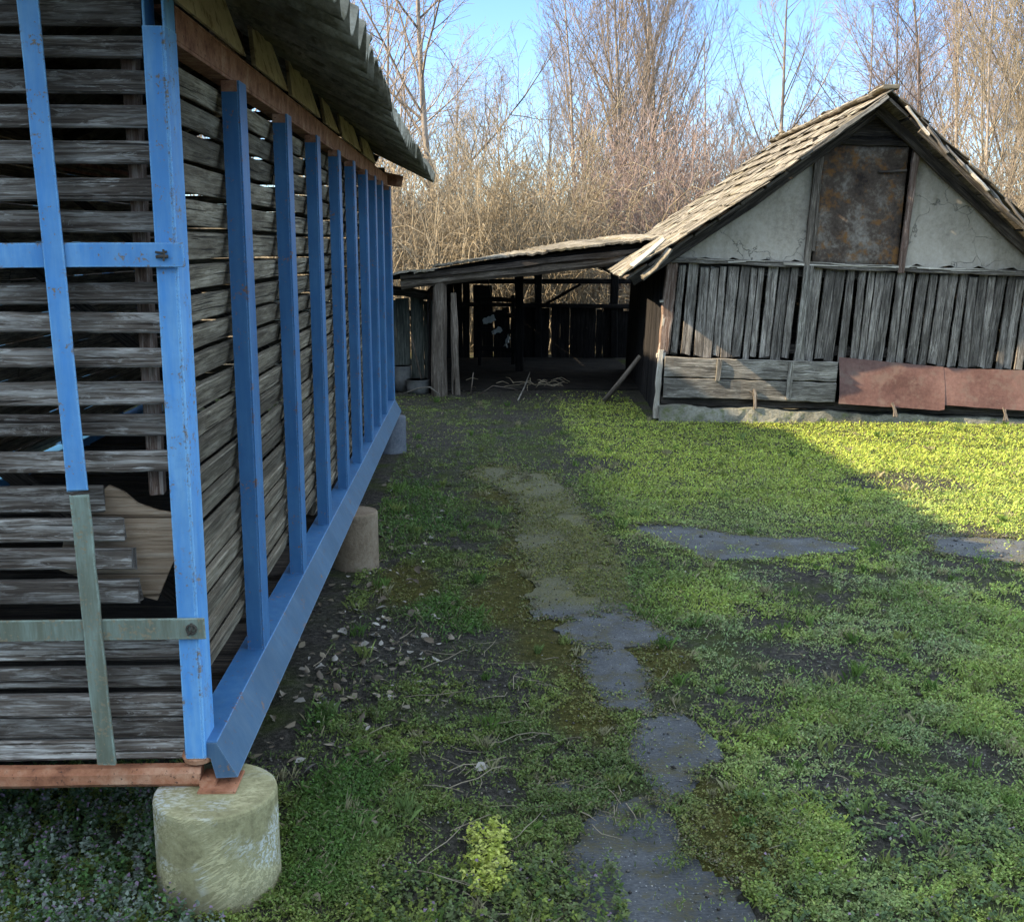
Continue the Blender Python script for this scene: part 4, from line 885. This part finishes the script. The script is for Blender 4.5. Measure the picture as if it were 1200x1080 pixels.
# ------------------------------------------------------------------ ground cover
def ground_z(x, y): return height(x, y)
def scatter(n, seed, y0, y1, power):
    r = np.random.default_rng(seed); u = r.random(n)
    y = (y0 ** (1 - power) + u * (y1 ** (1 - power) - y0 ** (1 - power))) ** (1 / (1 - power))
    x = r.uniform(-.56, .56, n) * y + .033 * y; return x, y, r
def free(x, y): return ~(under_hut(x, y)) & ~((x < -.6) & (x > -2.7) & (y > 3.3) & (y < 8.9)) & (np.hypot(x + .66, y - 2.60) > .153) & ~((y > 12.15))
def cover(n, seed, kind):
    x, y, r = scatter(n, seed, 1.9, 14.5, 1.45)
    di, mo, lu, sl_ = blobs(x, y, DIRT), blobs(x, y, MOSS), blobs(x, y, LUSH), slabmask(x, y)
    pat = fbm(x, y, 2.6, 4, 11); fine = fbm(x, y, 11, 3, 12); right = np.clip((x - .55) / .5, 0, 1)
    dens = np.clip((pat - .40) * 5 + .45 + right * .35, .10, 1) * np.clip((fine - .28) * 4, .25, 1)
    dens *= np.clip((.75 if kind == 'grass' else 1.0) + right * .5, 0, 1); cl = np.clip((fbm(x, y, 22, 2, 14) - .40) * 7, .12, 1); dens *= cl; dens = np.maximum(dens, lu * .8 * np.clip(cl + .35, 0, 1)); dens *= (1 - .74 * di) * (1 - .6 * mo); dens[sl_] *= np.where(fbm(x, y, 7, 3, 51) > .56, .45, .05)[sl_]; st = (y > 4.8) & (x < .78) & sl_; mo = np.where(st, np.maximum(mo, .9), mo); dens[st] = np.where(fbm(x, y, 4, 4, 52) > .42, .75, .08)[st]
    dens = np.where((y > 5.5) & (right > .5) & ~sl_, np.maximum(dens, .8 * (1 - .8 * di) * np.clip((y - 5.5), 0, 1)), dens)
    k = (r.random(n) < dens) & free(x, y); x, y = x[k], y[k]; n = len(x); lu, mo, pat, right = lu[k], mo[k], pat[k], right[k]
    z = ground_z(x, y); lod = np.clip(np.sqrt(y / 3.0), .9, 2.2); az = r.uniform(0, 6.283, n); ca, sa = np.cos(az), np.sin(az)
    tone = np.clip((fbm(x, y, 1.9, 4, 21) - .5) * 2.2 + .5, 0, 1); t2 = r.random(n)
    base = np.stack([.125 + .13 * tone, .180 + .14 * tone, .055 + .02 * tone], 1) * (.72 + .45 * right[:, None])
    lush = np.array([.060, .135, .030]); greyg = np.array([.21, .26, .145]); yel = np.array([.37, .43, .07]); olive = np.array([.14, .125, .035])
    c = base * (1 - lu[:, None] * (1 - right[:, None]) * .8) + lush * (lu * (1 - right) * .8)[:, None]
    far = np.clip((y - 5) / 3, 0, 1) * right; c = c * (1 - .65 * far[:, None]) + yel * (.65 * far)[:, None]  # sunlit brightness put into the leaf colour on the far right
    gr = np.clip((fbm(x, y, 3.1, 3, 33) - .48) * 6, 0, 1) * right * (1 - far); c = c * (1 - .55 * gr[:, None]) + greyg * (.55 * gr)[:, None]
    c = c * (1 - .7 * mo[:, None]) + olive * (.7 * mo)[:, None]
    c *= r.uniform(.6, 1.35, (n, 1)) * (1 + r.normal(0, .07, (n, 3)))
    if kind == 'grass':
        dry = t2 < .12; c[dry] = np.array([.30, .25, .15]) * r.uniform(.6, 1.2, (dry.sum(), 1))
        h = r.uniform(.006, .026, n) * (1 + .5 * lu) * np.where(mo > .4, .5, 1); w = .0014 * lod * r.uniform(.7, 1.4, n); ln = r.uniform(.1, 1.3, n) * h
        p = np.stack([x, y, z], 1); sdv = np.stack([-sa, ca, 0 * x], 1) * w[:, None]; tip = p + np.stack([ca * ln, sa * ln, h], 1); midp = p + np.stack([ca * ln * .35, sa * ln * .35, h * .62], 1)
        v = np.stack([p - sdv - [0, 0, .004], p + sdv - [0, 0, .004], midp + sdv * .8, tip], 1)
    else:
        s_ = r.uniform(.0022, .0062, n) * lod ** .8; up = r.uniform(.002, .022, n) * (1 + .4 * lu); tilt = r.normal(0, .45, n); t3 = r.normal(0, .45, n)
        p = np.stack([x, y, z + up], 1); a = np.stack([ca, sa, tilt], 1) * s_[:, None]; b_ = np.stack([-sa, ca, t3], 1) * (s_ * .62)[:, None]
        v = np.stack([p - a * .9, p + b_, p + a * 1.1, p - b_], 1)
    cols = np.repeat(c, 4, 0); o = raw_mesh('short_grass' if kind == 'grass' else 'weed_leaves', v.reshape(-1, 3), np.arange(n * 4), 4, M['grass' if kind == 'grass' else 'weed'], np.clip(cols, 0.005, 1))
    return o
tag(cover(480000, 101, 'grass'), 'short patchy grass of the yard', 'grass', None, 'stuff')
tag(cover(1250000, 102, 'weed'), 'small leaved weeds and clover growing through the yard', 'weeds', None, 'stuff')

# dense nettle-like weeds under the crib front
def herb(n, seed, xs, ys, hmax, name, label, palette):
    r = np.random.default_rng(seed); vs = []; cs = []
    for i in range(n):
        x = r.uniform(*xs); y = r.uniform(*ys)
        if math.hypot(x + .655, y - 2.605) < .18: continue
        H = hmax * r.uniform(.35, 1) ; lean = r.normal(0, .25, 2); z0 = float(height(np.array(x), np.array(y))); col = palette[r.integers(len(palette))]
        for k in range(int(9 + H * 150)):
            q = r.random() ** .7; a = r.uniform(0, 6.283); s_ = r.uniform(.0045, .0095) * (1.25 - .55 * q); ro = (.003 + .022 * (1 - q) * r.random())
            c0 = V(x + lean[0] * H * q + math.cos(a) * ro, y + lean[1] * H * q + math.sin(a) * ro, z0 + H * q)
            A = V(math.cos(a), math.sin(a), r.normal(-.1, .4)) * s_; B = V(-math.sin(a), math.cos(a), r.normal(0, .4)) * s_ * .7
            vs += [c0 - A * .5, c0 + B, c0 + A * 1.2, c0 - B]
            cc = np.array(col) * r.uniform(.6, 1.4)
            if q > .86 and r.random() < (.35 if hmax > .095 else .06): cc = np.array((.20, .13, .19)) * r.uniform(.7, 1.4)
            cs += [cc] * 4
    o = raw_mesh(name, np.array(vs), np.arange(len(vs)), 4, M['weed'], np.clip(np.array(cs), .004, 1)); return tag(o, label, 'weeds', None, 'stuff')
herb(1500, 111, (-1.75, -.62), (2.1, 3.05), .10, 'dead_nettle_patch', 'dense grey green dead nettles below the crib front', [(.09, .15, .08), (.14, .18, .135), (.075, .16, .045), (.20, .24, .19), (.06, .11, .045)])
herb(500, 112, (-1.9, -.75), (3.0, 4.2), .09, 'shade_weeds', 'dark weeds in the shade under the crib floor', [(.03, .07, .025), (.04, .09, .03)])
herb(420, 113, (-.30, .35), (2.15, 2.62), .06, 'low_weeds', 'low yellow green weeds in front of the first slab', [(.16, .20, .04), (.12, .15, .05), (.10, .13, .05), (.07, .12, .03)])
herb(500, 114, (.70, 1.5), (2.15, 3.0), .045, 'low_weeds', 'low clover like weeds right of the first slab', [(.15, .20, .06), (.11, .16, .06), (.08, .13, .05)])
herb(120, 115, (-.02, .07), (2.50, 2.82), .055, 'bright_weeds', 'bright yellow green weeds left of the nearest slab', [(.38, .42, .08), (.44, .45, .12)])  # sun patch put into these leaf colours
# fallen leaves
r = np.random.default_rng(121); vs = []; cs = []; fs = []
for i in range(750):
    g_ = r.random()
    if g_ < .40: x, y = r.normal(-.45, .22), r.normal(4.2, .55)
    elif g_ < .62: x, y = r.normal(-.5, .2), r.normal(5.6, 1.4)
    else: x, y = r.uniform(-.8, 1.9), r.uniform(2.2, 9)
    if math.hypot(x + .655, y - 2.605) < .18: continue
    s_ = r.uniform(.005, .024) if g_ < .62 else r.uniform(.003, .009); a = r.uniform(0, 6.28); c0 = V(x, y, float(height(np.array(x), np.array(y))) + r.uniform(.006, .022)); A = V(math.cos(a), math.sin(a), r.normal(0, .3)) * s_; B = V(-math.sin(a), math.cos(a), r.normal(0, .3)) * s_ * .6; n_ = V(0, 0, s_ * r.uniform(-.4, .5))
    o0 = len(vs); vs += [c0 - A, c0 - A * .3 + B + n_, c0 + A * .4 + B * .8 + n_, c0 + A * 1.1, c0 + A * .3 - B * .9 + n_, c0 - A * .4 - B + n_]
    fs += [o0, o0 + 1, o0 + 2, o0 + 3, o0 + 3, o0 + 4, o0 + 5, o0]; cs += [np.array([(.17, .135, .10), (.30, .27, .235), (.11, .08, .055), (.20, .16, .11)][r.integers(4)]) * r.uniform(.5, 1.2)] * 6
tag(raw_mesh('fallen_leaves', np.array(vs), np.array(fs), 4, M['litter'], np.clip(np.array(cs), .01, 1)), 'scattered pale dead leaves on the yard', 'leaves', None, 'stuff')
# dry twigs on the ground
random.seed(131); c = TB()
def twig(x, y, L, r_):
    a = random.uniform(0, 6.28); z = float(height(np.array(x), np.array(y))) + .012; p = [V(x, y, z)]; d = a
    for k in range(4): d += random.gauss(0, .22); p.append(p[-1] + V(math.cos(d), math.sin(d), random.gauss(0, .12)) * L / 4)
    for q in p: q[2] = max(q[2], z - .006)
    c.tube(p, [r_, r_, r_ * .9, r_ * .75, r_ * .5])
for (x, y, n, sp) in ((-.16, 3.22, 16, .13), (-.08, 2.72, 14, .10), (.02, 3.9, 14, .16), (.22, 3.3, 8, .15), (-.05, 2.4, 10, .12), (.35, 2.95, 6, .12), (0, 11.7, 20, .7), (-.3, 5, 10, .6), (1.1, 3.2, 8, .4)):
    for k in range(n): twig(random.gauss(x, sp), random.gauss(y, sp), random.uniform(.05, .24), random.uniform(.0010, .0024))
for k in range(160): y = random.uniform(2.2, 8); twig(random.uniform(-.6, .45 * y), y, random.uniform(.03, .14), random.uniform(.0008, .0018))
tag(raw_mesh('dry_twigs', np.array(c.v), np.array(c.f).ravel(), 4, M['pale_wood'] if False else M['straw']), 'thin dry twigs and stalks lying on the yard', 'twigs', None, 'stuff')

# small clods and stones on the bare soil
r = np.random.default_rng(141); xs = r.uniform(-.9, 3.2, 26000); ys = 2.0 + 8.5 * r.random(26000) ** 1.4; kk = (np.abs(xs) < .6 * ys) & free(xs, ys) & (r.random(26000) < .25 + .7 * blobs(xs, ys, DIRT)); xs, ys = xs[kk], ys[kk]; n = len(xs)
zs = np.where(slabmask(xs, ys), .001, height(xs, ys)); rad = r.uniform(.0015, .0065, n) * (1 + (r.random(n) < .03) * 1.5)
oct_ = np.array([[1, 0, 0], [0, 1, 0], [-1, 0, 0], [0, -1, 0], [0, 0, .7], [0, 0, -.5]]); oct_f = np.array([[0, 1, 4], [1, 2, 4], [2, 3, 4], [3, 0, 4], [1, 0, 5], [2, 1, 5], [3, 2, 5], [0, 3, 5]])
vv = oct_[None] * rad[:, None, None] * r.uniform(.6, 1.3, (n, 6, 3)); az = r.uniform(0, 6.28, n); ca, sa = np.cos(az)[:, None], np.sin(az)[:, None]
vv = np.stack([vv[..., 0] * ca - vv[..., 1] * sa, vv[..., 0] * sa + vv[..., 1] * ca, vv[..., 2]], -1) + np.stack([xs, ys, zs + rad * .3], 1)[:, None]
ff = (oct_f[None] + (np.arange(n) * 6)[:, None, None]).ravel(); pal = np.array([[.06, .05, .042], [.09, .08, .068], [.16, .15, .135], [.045, .038, .03]])[r.integers(0, 4, n)] * r.uniform(.6, 1.3, (n, 1))
tag(raw_mesh('soil_clods', vv.reshape(-1, 3), ff, 3, M['litter'], np.repeat(pal, 6, 0)), 'small clods and stones on the bare soil', 'clods', None, 'stuff')

# moss cushions and crumbs creeping over the slab rims
r = np.random.default_rng(151); pts = []
for poly in SLABS:
    for i in range(len(poly)):
        p, q = V(*poly[i]), V(*poly[(i + 1) % len(poly)]); n = int(np.linalg.norm(q - p) * 2600); t_ = r.random((n, 1)); pts.append(p + (q - p) * t_ + r.normal(0, .022, (n, 2)))
pts = np.concatenate(pts); x, y = pts[:, 0], pts[:, 1]; x = x + (fbm(x, y, 14, 4, 8) - .5) * .09; y = y + (fbm(x, y, 14, 4, 9) - .5) * .09
kk = fbm(x, y, 8, 3, 61) > .42; x, y = x[kk], y[kk]; n = len(x); z = np.maximum(height(x, y), -.004) + r.uniform(.001, .010, n); a = r.uniform(0, 6.283, n); s_ = r.uniform(.0016, .0048, n) * np.clip(np.sqrt(y / 3), .9, 1.8)
A = np.stack([np.cos(a), np.sin(a), r.normal(0, .4, n)], 1) * s_[:, None]; B = np.stack([-np.sin(a), np.cos(a), r.normal(0, .4, n)], 1) * (s_ * .7)[:, None]; P = np.stack([x, y, z], 1)
pal = np.array([[.10, .095, .028], [.15, .13, .05], [.07, .06, .045], [.09, .14, .035], [.20, .17, .11]])[r.integers(0, 5, n)] * r.uniform(.6, 1.3, (n, 1))
tag(raw_mesh('moss_crumbs', np.stack([P - A, P + B, P + A, P - B], 1).reshape(-1, 3), np.arange(n * 4), 4, M['weed'], np.repeat(pal, 4, 0)), 'moss and crumbs along the rims of the path slabs', 'moss', None, 'stuff')

# taller grass tufts
r = np.random.default_rng(161); vs = []; cs = []
for i in range(420):
    y = 2.1 + 9.5 * r.random() ** 1.3; x = r.uniform(-.72, .56 * y)
    if slabmask(np.array([x]), np.array([y]))[0] or not free(np.array([x]), np.array([y]))[0] or (x < 0 and r.random() < .3): continue
    z = float(height(np.array(x), np.array(y))); R_ = r.uniform(.01, .04); H = r.uniform(.025, .065); col = np.array([(.10, .17, .04), (.13, .19, .06), (.17, .20, .06), (.07, .13, .03), (.26, .23, .13)][r.integers(5)])
    for k in range(int(r.uniform(14, 46))):
        a = r.uniform(0, 6.28); q = R_ * math.sqrt(r.random()); c0 = V(x + math.cos(a) * q, y + math.sin(a) * q, z - .003); b_ = r.uniform(0, 6.28); w = r.uniform(.0010, .0019) * max(1, math.sqrt(y / 3)); h = H * r.uniform(.5, 1.1); d = V(math.cos(b_), math.sin(b_), 0) * h * r.uniform(.1, .8); sd = V(-math.sin(b_), math.cos(b_), 0) * w
        vs += [c0 - sd, c0 + sd, c0 + d * .4 + V(0, 0, h * .68) + sd * .7, c0 + d + V(0, 0, h)]; cs += [col * r.uniform(.65, 1.35)] * 4
tag(raw_mesh('grass_tufts', np.array(vs), np.arange(len(vs)), 4, M['grass'], np.clip(np.array(cs), .004, 1)), 'taller tufts of grass standing in the yard', 'grass', None, 'stuff')
